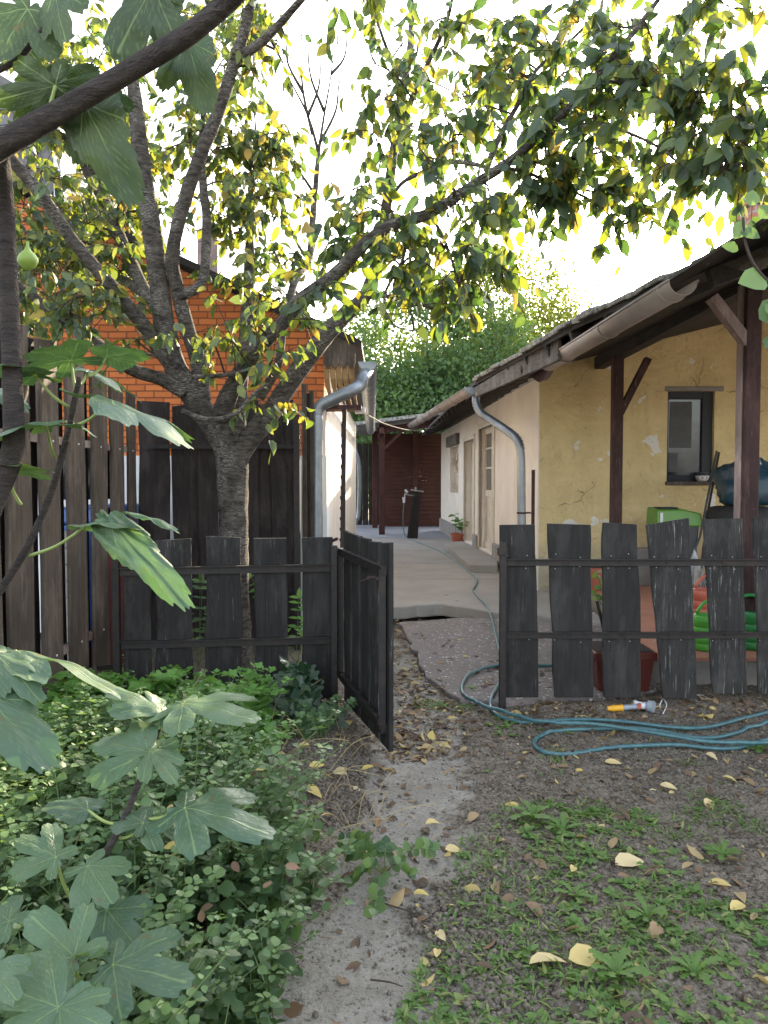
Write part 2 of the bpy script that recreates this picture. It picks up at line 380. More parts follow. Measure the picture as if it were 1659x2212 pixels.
M['leaf_fig_shaded'] = leafmat('shaded fig leaf', [(0, (.02, .042, .02)), (1, (.03, .058, .026))], [(0, (.05, .11, .01)), (1, (.08, .15, .015))], .10, .6, veins=True)  # darkened copy of the fig leaf: shade on overhead leaves put into its colour
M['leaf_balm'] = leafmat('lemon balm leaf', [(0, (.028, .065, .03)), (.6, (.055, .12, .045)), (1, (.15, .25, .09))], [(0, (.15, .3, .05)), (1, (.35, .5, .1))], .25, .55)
M['leaf_bright'] = leafmat('celandine leaf', [(0, (.05, .15, .03)), (1, (.13, .30, .05))], [(0, (.2, .42, .06)), (1, (.35, .55, .08))], .3, .5)
M['leaf_ivy'] = leafmat('ivy leaf', [(0, (.012, .04, .022)), (.8, (.025, .065, .035)), (1, (.05, .10, .05))], [(0, (.05, .12, .03)), (1, (.1, .2, .05))], .12, .35)
M['leaf_grass'] = leafmat('weed leaf', [(0, (.06, .13, .03)), (.7, (.10, .20, .04)), (1, (.24, .26, .09))], [(0, (.2, .4, .05)), (1, (.4, .5, .1))], .3, .6)
M['leaf_dead'] = leafmat('dead leaf', [(0, (.06, .035, .028)), (.35, (.12, .065, .045)), (.6, (.22, .13, .08)), (.8, (.40, .29, .15)), (.93, (.58, .44, .14)), (1, (.62, .50, .30))],
                         [(0, (.1, .05, .03)), (.6, (.3, .18, .1)), (1, (.6, .45, .12))], .15, .7)

# ------------------------------------------------------------------ setting: ground
gm, gnt, gb, gout = base_mat('trodden soil')
gv = coords(gnt)
pa = N(gnt, 'ShaderNodeAttribute', attribute_name='path')
n1 = noise_n(gnt, gv, 2.2, 8, .65); n2 = noise_n(gnt, gv, 16, 8, .7); n3 = noise_n(gnt, gv, 58, 3, .8)
soil = mixc(gnt, ramp(gnt, n2, [(.35, 0.0), (.66, 1.0)]), (.075, .060, .046), (.225, .19, .15))
soil = mixc(gnt, ramp(gnt, n1, [(.4, 0.0), (.62, .7)]), soil, (.26, .225, .18))
soil = mixc(gnt, ramp(gnt, n3, [(.53, 0.0), (.62, .85)]), soil, (.31, .275, .225))
soil = mixc(gnt, ramp(gnt, n3, [(.38, .85), (.47, 0.0)]), soil, (.035, .027, .02))
pth = mixc(gnt, ramp(gnt, n2, [(.3, 0.0), (.7, 1.0)]), (.28, .26, .225), (.37, .35, .31))
pth = mixc(gnt, ramp(gnt, n3, [(.36, .8), (.45, 0.0)]), pth, (.10, .088, .07))
pth = mixc(gnt, ramp(gnt, n3, [(.58, 0.0), (.68, .6)]), pth, (.42, .40, .36))
pth = mixc(gnt, ramp(gnt, n1, [(.5, 0.0), (.7, .5)]), pth, (.15, .125, .10))
gcol = mixc(gnt, pa.outputs['Fac'], soil, pth)
gnt.links.new(gcol, gb.inputs['Base Color']); gb.inputs['Roughness'].default_value = .95; gb.inputs['Specular IOR Level'].default_value = .15
hh = N(gnt, 'ShaderNodeMath', operation='MULTIPLY_ADD'); gnt.links.new(n3, hh.inputs[0]); hh.inputs[1].default_value = .5; gnt.links.new(n2, hh.inputs[2])
bump(gnt, gb, hh.outputs[0], 1.0, .035)
M['ground'] = gm
pathpts = [G(x, y) for x, y in [(700, 2300), (760, 2150), (830, 1950), (870, 1850), (900, 1760), (905, 1650), (905, 1560), (920, 1480), (900, 1400)]]
pathw = [.27, .26, .22, .20, .25, .26, .24, .22, .2]
def path_mask(x, y):
    best = -1
    for i in range(len(pathpts) - 1):
        a, b = pathpts[i], pathpts[i + 1]; d = b - a; L2 = d.x * d.x + d.y * d.y
        t = max(0, min(1, ((x - a.x) * d.x + (y - a.y) * d.y) / L2))
        dist = math.hypot(x - a.x - d.x * t, y - a.y - d.y * t); wd = pathw[i] * (1 - t) + pathw[i + 1] * t
        best = max(best, wd - dist)
    n = noise.noise(Vector((x * 2.6, y * 2.6, 0))) * .17 + noise.noise(Vector((x * 9, y * 9, 3))) * .12 + noise.noise(Vector((x * 30, y * 30, 3))) * .04 - .03
    return max(0.0, min(1.0, (best + n) / .06 + .5))
def gz(x, y):
    p = path_mask(x, y)
    r = noise.noise(Vector((x * 1.1, y * 1.1, 5))) * .02
    c = noise.noise(Vector((x * 9, y * 9, 1))) * .012 + abs(noise.noise(Vector((x * 24, y * 24, 2)))) * .014
    c += noise.noise(Vector((x * 50, y * 50, 2))) * .006
    mound = .10 * math.exp(-((x + .75) ** 2 / .18 + (y - 3.9) ** 2 / .35)) + .05 * math.exp(-((x + .45) ** 2 / .05 + (y - 3.1) ** 2 / .5))
    return r + c * (1 - .85 * p) + mound * (1 - .6 * p) - .008 * p
nx, ny = 300, 330; x0, x1, y0, y1 = -3.2, 3.6, -.5, 6.9
vs = []; pm = []
for j in range(ny + 1):
    for i in range(nx + 1):
        x = x0 + (x1 - x0) * i / nx; y = y0 + (y1 - y0) * j / ny
        vs.append((x, y, gz(x, y))); pm.append(path_mask(x, y))
fs = [(j * (nx + 1) + i, j * (nx + 1) + i + 1, (j + 1) * (nx + 1) + i + 1, (j + 1) * (nx + 1) + i) for j in range(ny) for i in range(nx)]
mb = MB(); mb.v = vs; mb.f = fs; mb.m = [0] * len(fs)
g = mb.build('ground', M['ground'], smooth=True); tag(g, kind='structure')
a = g.data.attributes.new('path', 'FLOAT', 'POINT'); a.data.foreach_set('value', pm)
g2 = MB().add([(-900, -400, -.12), (900, -400, -.12), (900, 1800, -.12), (-900, 1800, -.12)], [(0, 1, 2, 3)]).build('far_ground', M['ground']); tag(g2, kind='structure')

# concrete slab of the yard (irregular front edge), joints as real gaps
SZ = .08
def slab(name, pts, z, th, mat):
    o = MB().prism([(p[0], p[1], z) for p in pts], (0, 0, -th)).build(name, mat); recalc(o); return o
fe = [G(x, y, SZ) for x, y in [(640, 1322), (700, 1318), (780, 1316), (847, 1312), (900, 1307), (956, 1304), (1010, 1312), (1075, 1323), (1130, 1328), (1200, 1332), (1320, 1345)]]
fe2 = []
for i in range(len(fe) - 1):
    for k in range(6):
        q = fe[i].lerp(fe[i + 1], k / 6); q.y += noise.noise(Vector((q.x * 6, 0, 0))) * .05; fe2.append(q)
fe2.append(fe[-1])
j1 = 10.6; j2 = 12.6
s1 = slab('concrete_slab', [(q.x, q.y) for q in fe2] + [(fe2[-1].x, j1), (-1.2, j1)], SZ, .14, M['concrete']); tag(s1, kind='structure'); bevel(s1, .015, 2)
s2 = slab('concrete_slab', [(-1.2, j1 + .012), (2.6, j1 + .012), (2.6, j2), (-1.2, j2)], SZ, .14, M['concrete']); tag(s2, kind='structure')
s3 = slab('concrete_slab', [(-1.2, j2 + .012), (2.6, j2 + .012), (2.6, 18.2), (-1.6, 18.2)], SZ, .14, M['concrete']); tag(s3, kind='structure')
s4 = slab('paving_tiles', [(-3, 18.2), (3.2, 18.2), (3.2, 26), (-3, 26)], SZ + .004, .14, M['tiles']); tag(s4, kind='structure')

# exposed aggregate path between slab and fence
am, ant, ab, ao = base_mat('exposed aggregate concrete'); av = coords(ant)
vo = N(ant, 'ShaderNodeTexVoronoi'); vo.inputs['Scale'].default_value = 38; ant.links.new(av, vo.inputs['Vector'])
sel = N(ant, 'ShaderNodeSeparateColor'); ant.links.new(vo.outputs['Color'], sel.inputs[0])
peb = ramp(ant, sel.outputs[0], [(0, (.16, .13, .125)), (.5, (.20, .15, .145)), (.8, (.27, .22, .2)), (.9, (.42, .40, .38)), (1, (.55, .53, .5))])
agc = mixc(ant, ramp(ant, vo.outputs['Distance'], [(.3, 0.0), (.5, 1.0)]), peb, (.15, .135, .125))
agc = mixc(ant, ramp(ant, noise_n(ant, av, 2, 6), [(.5, 0.0), (.68, .75)]), agc, (.12, .105, .09))
ant.links.new(agc, ab.inputs['Base Color']); ab.inputs['Roughness'].default_value = .9
bump(ant, ab, vo.outputs['Distance'], .5, .01); M['aggregate'] = am
ap = [(862, 1345), (1000, 1335), (1330, 1345), (1400, 1420), (1420, 1490), (1330, 1502), (1180, 1506), (1085, 1515), (1000, 1512), (960, 1492), (925, 1462), (905, 1425), (885, 1390)]
apw = [G(x, y, .03) for x, y in ap]; apl = []
for i in range(len(apw)):
    a_, b_ = apw[i], apw[(i + 1) % len(apw)]
    for k in range(5):
        q = a_.lerp(b_, k / 5); q.x += noise.noise(q * 5) * .06; q.y += noise.noise(q * 5 + Vector((9, 0, 0))) * .06; apl.append((q.x, q.y))
o = slab('aggregate_path', apl, .035, .06, M['aggregate']); tag(o, kind='structure'); bevel(o, .012, 2)

# tiled terrace in front of the yellow wall
TZ = .20
TE = [G(1268, 1300, TZ), G(1300, 1350, TZ), G(1370, 1421, TZ)]
tl = [(2.42, 9.2), (2.30, 7.0), (TE[2].x - .1, TE[2].y + .25), (TE[2].x + .2, TE[2].y), (5.6, TE[2].y - .03), (5.6, 9.2)]
o = slab('tiled_terrace', tl, TZ, .022, M['terrace']); tag(o, kind='structure')
tl2 = [(2.45, 9.2), (2.33, 7.0), (TE[2].x - .08, TE[2].y + .27), (TE[2].x + .21, TE[2].y + .02), (5.6, TE[2].y - .01), (5.6, 9.2)]
o = slab('terrace_base', tl2, TZ - .022, .25, M['plinth']); tag(o, kind='structure')

# ------------------------------------------------------------------ the old right-hand house
def wx(Y): return 2.23 - .033 * Y            # white side wall runs along this line
CYy = 9.5; CXx = wx(CYy)                     # front corner
def Wp(x, y):
    d = ray(x, y); a = d.x / d.y; Y = 2.23 / (a + .033); return P(x, y, Y)
def wall_holes(mb, o, u, nrm, L, Ht, holes, depth, sub=.0):
    """plastered wall face with reveals. o origin, u unit dir, nrm outward normal, holes (s0,s1,z0,z1)"""
    ss = sorted({0, L} | {h[0] for h in holes} | {h[1] for h in holes}); zs = sorted({0, Ht} | {h[2] for h in holes} | {h[3] for h in holes})
    o = Vector(o); u = Vector(u); nrm = Vector(nrm)
    pt = lambda s, z, d=0: o + u * s + Vector((0, 0, z)) - nrm * d
    for a, b in zip(ss, ss[1:]):
        for c, d in zip(zs, zs[1:]):
            m_, z_ = (a + b) / 2, (c + d) / 2
            if any(h[0] < m_ < h[1] and h[2] < z_ < h[3] for h in holes): continue
            mb.add([pt(a, c), pt(b, c), pt(b, d), pt(a, d)], [(0, 1, 2, 3)])
    for (a, b, c, d) in holes:
        mb.add([pt(a, c), pt(b, c), pt(b, c, depth), pt(a, c, depth)], [(0, 1, 2, 3)])
        mb.add([pt(a, d), pt(b, d), pt(b, d, depth), pt(a, d, depth)], [(0, 1, 2, 3)])
        mb.add([pt(a, c), pt(a, d), pt(a, d, depth), pt(a, c, depth)], [(0, 1, 2, 3)])
        mb.add([pt(b, c), pt(b, d), pt(b, d, depth), pt(b, c, depth)], [(0, 1, 2, 3)])
house = thing('old_house', (CXx, CYy, 0), 'low old house with ochre and white plaster walls and a sagging porch roof', 'house')
# yellow front wall
u = Vector((1, .033, 0)).normalized(); nr = Vector((.033, -1, 0)).normalized()
win_a = P(1440, 1040, 9.55); win_b = P(1546, 845, 9.55)
hs = (win_a - Vector((CXx, CYy, 0))).dot(u); he = (win_b - Vector((CXx, CYy, 0))).dot(u)
mb = MB(); wall_holes(mb, (CXx, CYy, 0), u, nr, 3.6, 2.66, [(hs, he, win_a.z, win_b.z)], .16)
q0 = Vector((CXx, CYy, 2.66)); mb.add([q0, q0 + u * 3.6, q0 + u * 3.6 + Vector((0, 0, 1.36)), q0 + Vector((0, 0, .10))], [(0, 1, 2, 3)])
o = mb.build('yellow_wall', M['yellow'], house); o['label'] = 'flaking ochre front wall'
# white side wall with openings
v = Vector((-.033, 1, 0)).normalized(); nl = Vector((-1, -.033, 0)).normalized()
def hole(xa, ya, xb, yb):   # far-top, near-bottom pixels on the wall
    p, q = Wp(xa, ya), Wp(xb, yb); s = lambda t: (t - Vector((CXx, CYy, 0))).dot(v)
    return (min(s(p), s(q)), max(s(p), s(q)), min(p.z, q.z), max(p.z, q.z))
h_win = hole(972, 967, 990, 1066); h_d1 = hole(1004, 930, 1024, 1180); h_d2 = hole(1036, 912, 1066, 1207)
h_d1 = (h_d1[0], h_d1[1], SZ + .1, 2.25); h_d2 = (h_d2[0], h_d2[1], SZ + .12, 2.38)
mb = MB(); wall_holes(mb, (CXx, CYy, 0), v, nl, 11.3, 2.72, [h_win, h_d1, h_d2], .2)
o = mb.build('white_wall', M['white'], house); o['label'] = 'white limewashed side wall'
def wpt(s, z, d=0): return Vector((CXx, CYy, 0)) + v * s - nl * d + Vector((0, 0, z))
# corner pilaster (pale strip at the corner) and grey plinth blocks
mb = MB(); mb.prism([wpt(-.0, 0, -.012), wpt(.10, 0, -.012), wpt(.10, 0, .0), wpt(0, 0, .0)], (0, 0, 2.7)); o = mb.build('corner_strip', M['white'], house); recalc(o)
for a_, b_ in ((.15, h_d2[0] - .1), (h_d2[1] + .05, h_d1[0] - .08), (h_d1[1] + .08, 11.3)):
    mb = MB(); mb.prism([wpt(a_, 0, -.05), wpt(b_, 0, -.05), wpt(b_, 0, .02), wpt(a_, 0, .02)], (0, 0, .42))
    o = mb.build('plinth', M['plinth'], house); recalc(o); bevel(o, .015, 2)
# inside darkness + doors
mb = MB(); s0, s1_, z0, z1 = h_d1
mb.prism([wpt(s0, z0, .14), wpt(s1_, z0, .14), wpt(s1_, z0, .18), wpt(s0, z0, .18)], (0, 0, z1 - z0)); o = mb.build('door', M['cream'], house); recalc(o); o['label'] = 'peeling far cream door'
mb = MB(); mb.tube([wpt(s0 + .2, 1.35, .14), wpt(s0 + .2, 1.35, .10), wpt(s0 + .3, 1.34, .09)], .012); mb.build('door_handle', M['stub'], o)
s0, s1_, z0, z1 = h_d2
dr = MB()
wdt = s1_ - s0
def dpan(mb, a, b, c, d, dep, th): mb.prism([wpt(a, c, dep), wpt(b, c, dep), wpt(b, c, dep + th), wpt(a, c, dep + th)], (0, 0, d - c))
dpan(dr, s0, s1_, z0, z0 + .12, .1, .05); dpan(dr, s0, s1_, z0 + .95, z0 + 1.07, .1, .05); dpan(dr, s0, s1_, z1 - .1, z1, .1, .05)
for a_ in (s0, s0 + wdt * .5 - .05, s1_ - .1): dpan(dr, a_, a_ + .1, z0 + .12, z1 - .1, .1005, .049)
for zz in (z0 + 1.45, z0 + 1.8): dpan(dr, s0, s1_, zz, zz + .035, .102, .045)
dpan(dr, s0 + .02, s1_ - .02, z0 + .1, z0 + .97, .125, .02)
o = dr.build('door', M['cream'], house); recalc(o); bevel(o, .004); o['label'] = 'cream door with small glass panes nearest the corner'
gl = plain('dull door glass', (.10, .12, .12), .15, var=.3, bstr=0)
mb = MB(); dpan(mb, s0 + .05, s1_ - .05, z0 + 1.05, z1 - .08, .125, .01); q = mb.build('glass_pane', gl, o); recalc(q)
# frames around both doors
for (a_, b_, c_, d_) in (h_d1, h_d2):
    mb = MB()
    mb.prism([wpt(a_ - .09, c_, -.02), wpt(a_, c_, -.02), wpt(a_, c_, .05), wpt(a_ - .09, c_, .05)], (0, 0, d_ - c_ + .09))
    mb.prism([wpt(b_, c_, -.02), wpt(b_ + .09, c_, -.02), wpt(b_ + .09, c_, .05), wpt(b_, c_, .05)], (0, 0, d_ - c_ + .09))
    mb.prism([wpt(a_, d_, -.02), wpt(b_, d_, -.02), wpt(b_, d_, .05), wpt(a_, d_, .05)], (0, 0, .09))
    o = mb.build('door_frame', M['cream'], house); recalc(o)
s0, s1_, z0, z1 = h_win
mb = MB(); dpan(mb, s0, s1_, z0, z1, .15, .02); o = mb.build('side_window', M['cream'], house); recalc(o)
for k, (aa, zz) in enumerate(((.1, .2), (.5, .5), (.9, .15), (.3, .75), (1.0, .7))):
    MB().box(wpt(s0 + aa * (s1_ - s0) * .9, z0 + zz * (z1 - z0), .06), (.1, .2, .14)).build('loose_brick', M['cream'], o)
mb = MB(); mb.box(wpt((s0 + s1_) / 2, z1 + .13, .0), (.16, s1_ - s0 + .35, .24), rz=.033); o = mb.build('lintel', M['oldwood'], house)
# window in yellow wall
wn = (P(1441, 1040, 9.55), P(1545, 846, 9.55))
def fpt(s, z, d=0): return Vector((CXx, CYy, 0)) + u * s - nr * d + Vector((0, 0, z))
def fpan(mb, a, b, c, d, dep, th): mb.prism([fpt(a, c, dep), fpt(b, c, dep), fpt(b, c, dep + th), fpt(a, c, dep + th)], (0, 0, d - c))
za, zb = win_a.z, win_b.z
mb = MB(); fw = plain('dark blue window frame', (.012, .016, .024), .6)
fpan(mb, hs, hs + .035, za, zb, .05, .05); fpan(mb, he - .13, he, za, zb, .05, .05); fpan(mb, hs + .035, he - .13, zb - .09, zb, .05, .05); fpan(mb, hs + .035, he - .13, za, za + .08, .05, .05)
wf = mb.build('window_frame', fw, house); recalc(wf); bevel(wf, .004)
gm2, gn2, gb2, go2 = base_mat('dusty window glass'); gb2.inputs['Roughness'].default_value = .08
gv2 = coords(gn2); gn2.links.new(mixc(gn2, ramp(gn2, noise_n(gn2, gv2, 3, 3), [(.45, 0.0), (.6, 1.0)]), (.02, .024, .03), (.06, .065, .075)), gb2.inputs['Base Color'])
mb = MB(); fpan(mb, hs + .03, he - .12, za + .07, zb - .08, .085, .01); q = mb.build('window_pane', gm2, wf); recalc(q)
mb = MB(); fpan(mb, hs + .06, hs + .34, za + .42, zb - .12, .080, .003); fpan(mb, hs + .05, hs + .17, za + .12, za + .36, .080, .003)
q = mb.build('curtain', plain('pale grey curtain', (.11, .115, .12), .9), wf); recalc(q)
mb = MB(); fpan(mb, hs - .02, he + .22, za - .045, za, -.06, .2); o = mb.build('window_sill', M['oldwood'], house); recalc(o); bevel(o, .006)
mb = MB(); fpan(mb, hs - .04, he + .11, zb, zb + .06, -.02, .06); o = mb.build('window_lintel', M['plinth'], house); recalc(o); bevel(o, .01)
# step at the doors
st = [G(x, y, SZ + .1) for x, y in [(959, 1172), (1000, 1170), (1075, 1208), (1075, 1222), (1014, 1222)]]
mb = MB(); mb.prism([(p.x, p.y, SZ + .11) for p in st], (0, 0, -.115)); o = mb.build('door_step', M['concrete'], house); recalc(o); bevel(o, .01, 2)

# roof: one sheet rising to the right, edge polyline as seen
edge = [(1.0, 20.9), (1.08, 14.0), (1.16, 10.0), (1.62, 6.55), (1.98, 4.95), (2.2, 4.1), (2.45, 3.4)]
ez = [2.70, 2.70, 2.72, 2.78, 2.80, 2.81, 2.82]
def roofpt(i, X, dz): return Vector((X, edge[i][1], ez[i] + (X - edge[i][0]) * .37 + dz))
mb = MB()
XR = 5.4
rows = []
for i in range(len(edge)):
    e = edge[i]
    rows.append([roofpt(i, e[0], 0), roofpt(i, XR, 0)])
V_ = []; Fc = []
for i in range(len(edge)):
    V_ += [roofpt(i, edge[i][0], 0), roofpt(i, XR, 0), roofpt(i, XR, -.05), roofpt(i, edge[i][0], -.05)]
for i in range(len(edge) - 1):
    a_, b_ = i * 4, (i + 1) * 4
    Fc += [(a_, a_ + 1, b_ + 1, b_), (a_ + 3, b_ + 3, b_ + 2, a_ + 2), (a_, b_, b_ + 3, a_ + 3)]
Fc += [(0, 3, 2, 1), tuple((len(edge) - 1) * 4 + k for k in (0, 1, 2, 3))]
mb.add(V_, Fc); roof = mb.build('roof', M['tar'], house); recalc(roof)
# far slope of the roof (down to the back on the right) so the ridge is closed
mb = MB(); mb.add([roofpt(0, XR, 0), roofpt(6, XR, 0), roofpt(6, XR + 3.5, -2.6), roofpt(0, XR + 3.5, -2.6)], [(0, 1, 2, 3)]); mb.build('rear_roof', M['tar'], house)
for k in range(0, 26):
    Y = 3.6 + k * .62
    if Y > 20.5: break
    xi = np.interp(-Y, [-e[1] for e in edge], [e[0] for e in edge]); zi = np.interp(-Y, [-e[1] for e in edge], ez)
    L = .02
    a_ = Vector((xi + L, Y, zi + L * .37 - .11)); b_ = Vector((5.2 if Y < 9.4 else wx(Y) + .3, Y, 0)); b_.z = zi + (b_.x - xi) * .37 - .11
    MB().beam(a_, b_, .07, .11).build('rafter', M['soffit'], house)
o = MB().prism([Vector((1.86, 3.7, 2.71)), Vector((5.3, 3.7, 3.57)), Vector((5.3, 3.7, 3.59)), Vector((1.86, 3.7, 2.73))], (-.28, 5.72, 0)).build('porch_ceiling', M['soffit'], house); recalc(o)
# layered mossy edge + old fascia board
random.seed(3)
mb = MB(); k = 0; Y = 9.9
while Y > 3.5:
    L = random.uniform(.16, .34); Ya, Yb = Y, Y - L
    xa = np.interp(-Ya, [-e[1] for e in edge], [e[0] for e in edge]); xb = np.interp(-Yb, [-e[1] for e in edge], [e[0] for e in edge])
    zi = np.interp(-Ya, [-e[1] for e in edge], ez)
    j = random.uniform(-.025, .02)
    mb.beam((xa + .06 + j, Ya, zi + .035 + random.uniform(-.008, .008)), (xb + .06 + j, Yb - .03, zi + .035 + random.uniform(-.01, .012)), .22, random.uniform(.03, .05), up=(-.3, 0, 1))
    Y -= L
o = mb.build('roof_edge', M['oldroof'], house); bevel(o, .006)
mb = MB()
fa = P(1026, 848, 9.85); fb = P(1205, 755, 7.1)
mb.prism([fa + Vector((0, 0, -.06)), fa + Vector((0, 0, .07)), fb + Vector((0, 0, .12)), fb + Vector((0, 0, -.10))], (.035, 0, 0))
o = mb.build('fascia_board', M['oldwood'], house); recalc(o); bevel(o, .005)
# ragged rotten boards at the near end of the eave
mb = MB()
fr = [(4.75, .02), (4.6, .10), (4.45, .17), (4.3, .12), (4.15, .20), (4.0, .16), (3.85, .2), (3.6, .15)]
top = []; bot = []
for Y, d in fr:
    xi = np.interp(-Y, [-e[1] for e in edge], [e[0] for e in edge]); top.append(Vector((xi, Y, 2.80))); bot.append(Vector((xi, Y, 2.80 - d)))
mb.prism(top + bot[::-1], (.03, .01, 0)); o = mb.build('broken_fascia', M['oldwood'], house); recalc(o)
# porch beam & posts
PX = 2.64
beamz = 2.6
def porch_post(Y, w_, mats, top, name='porch_post'):
    mb = MB(); x = PX if Y > 7 else 2.72
    mb.box((x, Y, (TZ + top) / 2), (w_, w_, top - TZ)); o = mb.build(name, mats, house); bevel(o, .006); return x
x1_ = porch_post(8.75, .115, M['porch_post'], 2.85)
x2_ = porch_post(5.75, .115, M['porch_post'], 2.95)
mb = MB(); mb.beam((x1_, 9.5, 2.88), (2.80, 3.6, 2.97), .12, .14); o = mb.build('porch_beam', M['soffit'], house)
MB().beam((x1_ + .03, 8.74, 2.2), (x1_ + .34, 8.74, 2.82), .07, .09, up=(0, 1, 0)).build('brace', M['porch_post'], house)
MB().beam((x2_ - .02, 5.74, 2.45), (x2_ - .30, 5.74, 2.80), .07, .09, up=(0, 1, 0)).build('brace', M['porch_pale'], house)
mb = MB(); mb.box((x2_ - .062, 5.78, (TZ + 2.9) / 2), (.018, .085, 2.7)); o = mb.build('post_side_board', M['porch_pale'], house); bevel(o, .004)  # thin paler board laid over the left face of the post
# cross beams from the posts to the wall
# porch ceiling rafters handled above
# chimney
cz = P(1625, 500, 8.2)
mb = MB(); mb.box((cz.x + .12, 8.2, 3.95), (.46, .46, 1.02)); mb.box((cz.x + .12, 8.2, 4.30 + .02), (.54, .54, .10)); o = mb.build('chimney', M['oldbrick'], roof); bevel(o, .012, 1)
o.location.z -= .0
# crumpled sheet tucked under the fascia
mb = MB(); c0 = P(1150, 800, 8.1); pts = []
for i in range(9):
    for j in range(7):
        q = c0 + Vector((-.12 + .34 * i / 8, .25 * math.sin(i * 1.1 + j) * .2, .13 - .26 * j / 6 * (1 - abs(i - 4) / 9)))
        q += Vector((noise.noise(q * 9), noise.noise(q * 9 + Vector((4, 0, 0))), noise.noise(q * 9 + Vector((0, 7, 0))))) * .05; pts.append(q)
mb.add(pts, [(i * 7 + j, i * 7 + j + 1, (i + 1) * 7 + j + 1, (i + 1) * 7 + j) for i in range(8) for j in range(6)])
o = mb.build('torn_plastic', plain('dusty purple plastic sheet', (.14, .09, .09), .6, scale=9, bstr=.5), house, smooth=True)

def gutter(name, a, b, r, mat, parent, n=6, hooks=True):
    a = Vector(a); b = Vector(b); d = (b - a).normalized(); side = Vector((0, 0, 1)).cross(d).normalized(); up_ = d.cross(side)
    mb = MB(); segs = 14; V = []; Fa = []
    for i, p in enumerate((a, b)):
        for rr in (r, r - .006):
            for k in range(segs + 1):
                t = math.pi + math.pi * k / segs; V.append(p + side * math.cos(t) * rr + up_ * math.sin(t) * rr)
    m_ = segs + 1
    for k in range(segs):
        Fa.append((k, k + 1, 2 * m_ + k + 1, 2 * m_ + k)); Fa.append((m_ + k, 3 * m_ + k, 3 * m_ + k + 1, m_ + k + 1))
        Fa.append((k, m_ + k, m_ + k + 1, k + 1)); Fa.append((2 * m_ + k, 2 * m_ + k + 1, 3 * m_ + k + 1, 3 * m_ + k))
    for k in (0, segs): Fa.append((k, 2 * m_ + k, 3 * m_ + k, m_ + k))
    mb.add(V, Fa)
    # rolled bead and joints
    mb.tube([a + side * r, b + side * r], .009, 6); mb.tube([a - side * r, b - side * r], .009, 6)
    L = (b - a).length; k = 1
    o = mb.build(name, mat, parent, origin=None if parent else a, smooth=True); recalc(o)
    if hooks:
        hb = MB(); t = .6
        while t < L:
            p = a + d * t; hb.tube([p + side * math.cos(math.pi + math.pi * q / 10) * (r + .005) + up_ * math.sin(math.pi + math.pi * q / 10) * (r + .005) for q in range(11)], .006, 5); t += 1.15
        hb.build('gutter_hook', mat, o)
    return o
g1a = P(1020, 838, 10.1); g1b = P(888, 918, 18.6)
gutter('side_gutter', g1a, g1b, .088, M['gutter'], house)
g2a = P(1186, 782, 7.8); g2b = P(1476, 606, 4.75)
gutter('porch_gutter', g2a, g2b, .092, M['gutter'], house)
mb = MB(); q = g1a + Vector((-.0, -.012, -.02)); mb.prism([q + Vector((math.cos(math.pi + math.pi * k / 12) * .098, 0, math.sin(math.pi + math.pi * k / 12) * .098 + .03)) for k in range(13)], (0, .014, 0)); o = mb.build('gutter_end_cap', M['zinc'], house); recalc(o)
def downpipe(name, pts, r, mat, parent, ribs=(), origin=None, n=8):
    sp_ = smoothpath(pts, n); mb = MB(); rr = []
    for i, p in enumerate(sp_):
        k = i / n; rb = 0
        for (a_, b_) in ribs:
            if a_ <= k <= b_: rb = 1
        rr.append(r * (1 + (.10 * (1 if i % 2 else -1) if rb else 0)))
    mb.tube(sp_, rr, 16); return mb.build(name, mat, parent, origin=origin, smooth=True)
dp = [P(1029, 850, 10.2), P(1029, 872, 10.15), P(1040, 893, 10.1), P(1062, 908, 10.0), P(1098, 932, 9.6), P(1119, 953, 9.4), P(1125, 985, 9.35), P(1126, 1060, 9.35), P(1127, 1150, 9.35), P(1127, 1270, 9.35)]
dpo = downpipe('downspout', dp, .052, M['zinc'], house, ribs=((1, 3.0), (4.1, 5.8)))
mb = MB(); pc = P(1126.5, 1108, 9.35)
mb.tube([pc + Vector((0, 0, -.012)), pc + Vector((0, 0, .012))], .058, 16); mb.beam(pc, pc + Vector((.12, .05, 0)), .02, .02); mb.build('pipe_clamp', M['stub'], dpo)

# ------------------------------------------------------------------ carport at the end of the yard
cpo = thing('carport', P(825, 1155, 19.3) * 1, 'far red brown timber carport with plank back wall', 'carport')
YB = 22.6
mb = MB(); a_ = P(832, 930, YB); b_ = P(960, 930, YB)
for k in range(22):
    mb.box((( -.02 + 2.3) / 2, YB, .12 + k * .125), (2.5, .03, .1245))
o = mb.build('back_wall', M['redwood'], cpo); bevel(o, .006)
mb = MB(); q = P(897, 1000, YB - .05); mb.box((q.x, YB - .06, 1.45), (.16, .08, 2.9)); mb.build('wall_stud', M['redpost'], cpo)
for (x, Y) in ((825, 19.3), (810, 22.0)):
    q = P(x, 1155, Y); mb = MB(); mb.box((q.x, Y, 1.42 + .04), (.15, .15, 2.76)); o = mb.build('post', M['redpost'], cpo); bevel(o, .01)
mb = MB(); q = P(825, 930, 19.3); mb.beam((q.x - .12, 19.3, 2.68), (2.2, 19.3, 3.0), .12, .16); mb.beam((q.x, 18.8, 2.66), (q.x - .1, 23, 2.66), .12, .14)
mb.beam((q.x + .03, 19.28, 2.2), (q.x + .62, 19.28, 2.78), .07, .1, up=(0, 1, 0)); mb.build('beam', M['redpost'], cpo)
mb = MB(); a_ = P(768, 915, 18.9); mb.prism([Vector((a_.x, 18.7, 2.78)), Vector((2.4, 18.7, 3.16)), Vector((2.4, 18.7, 3.24)), Vector((a_.x, 18.7, 2.86))], (0, 4.6, 0)); o = mb.build('roof', M['oldroof'], cpo); recalc(o)
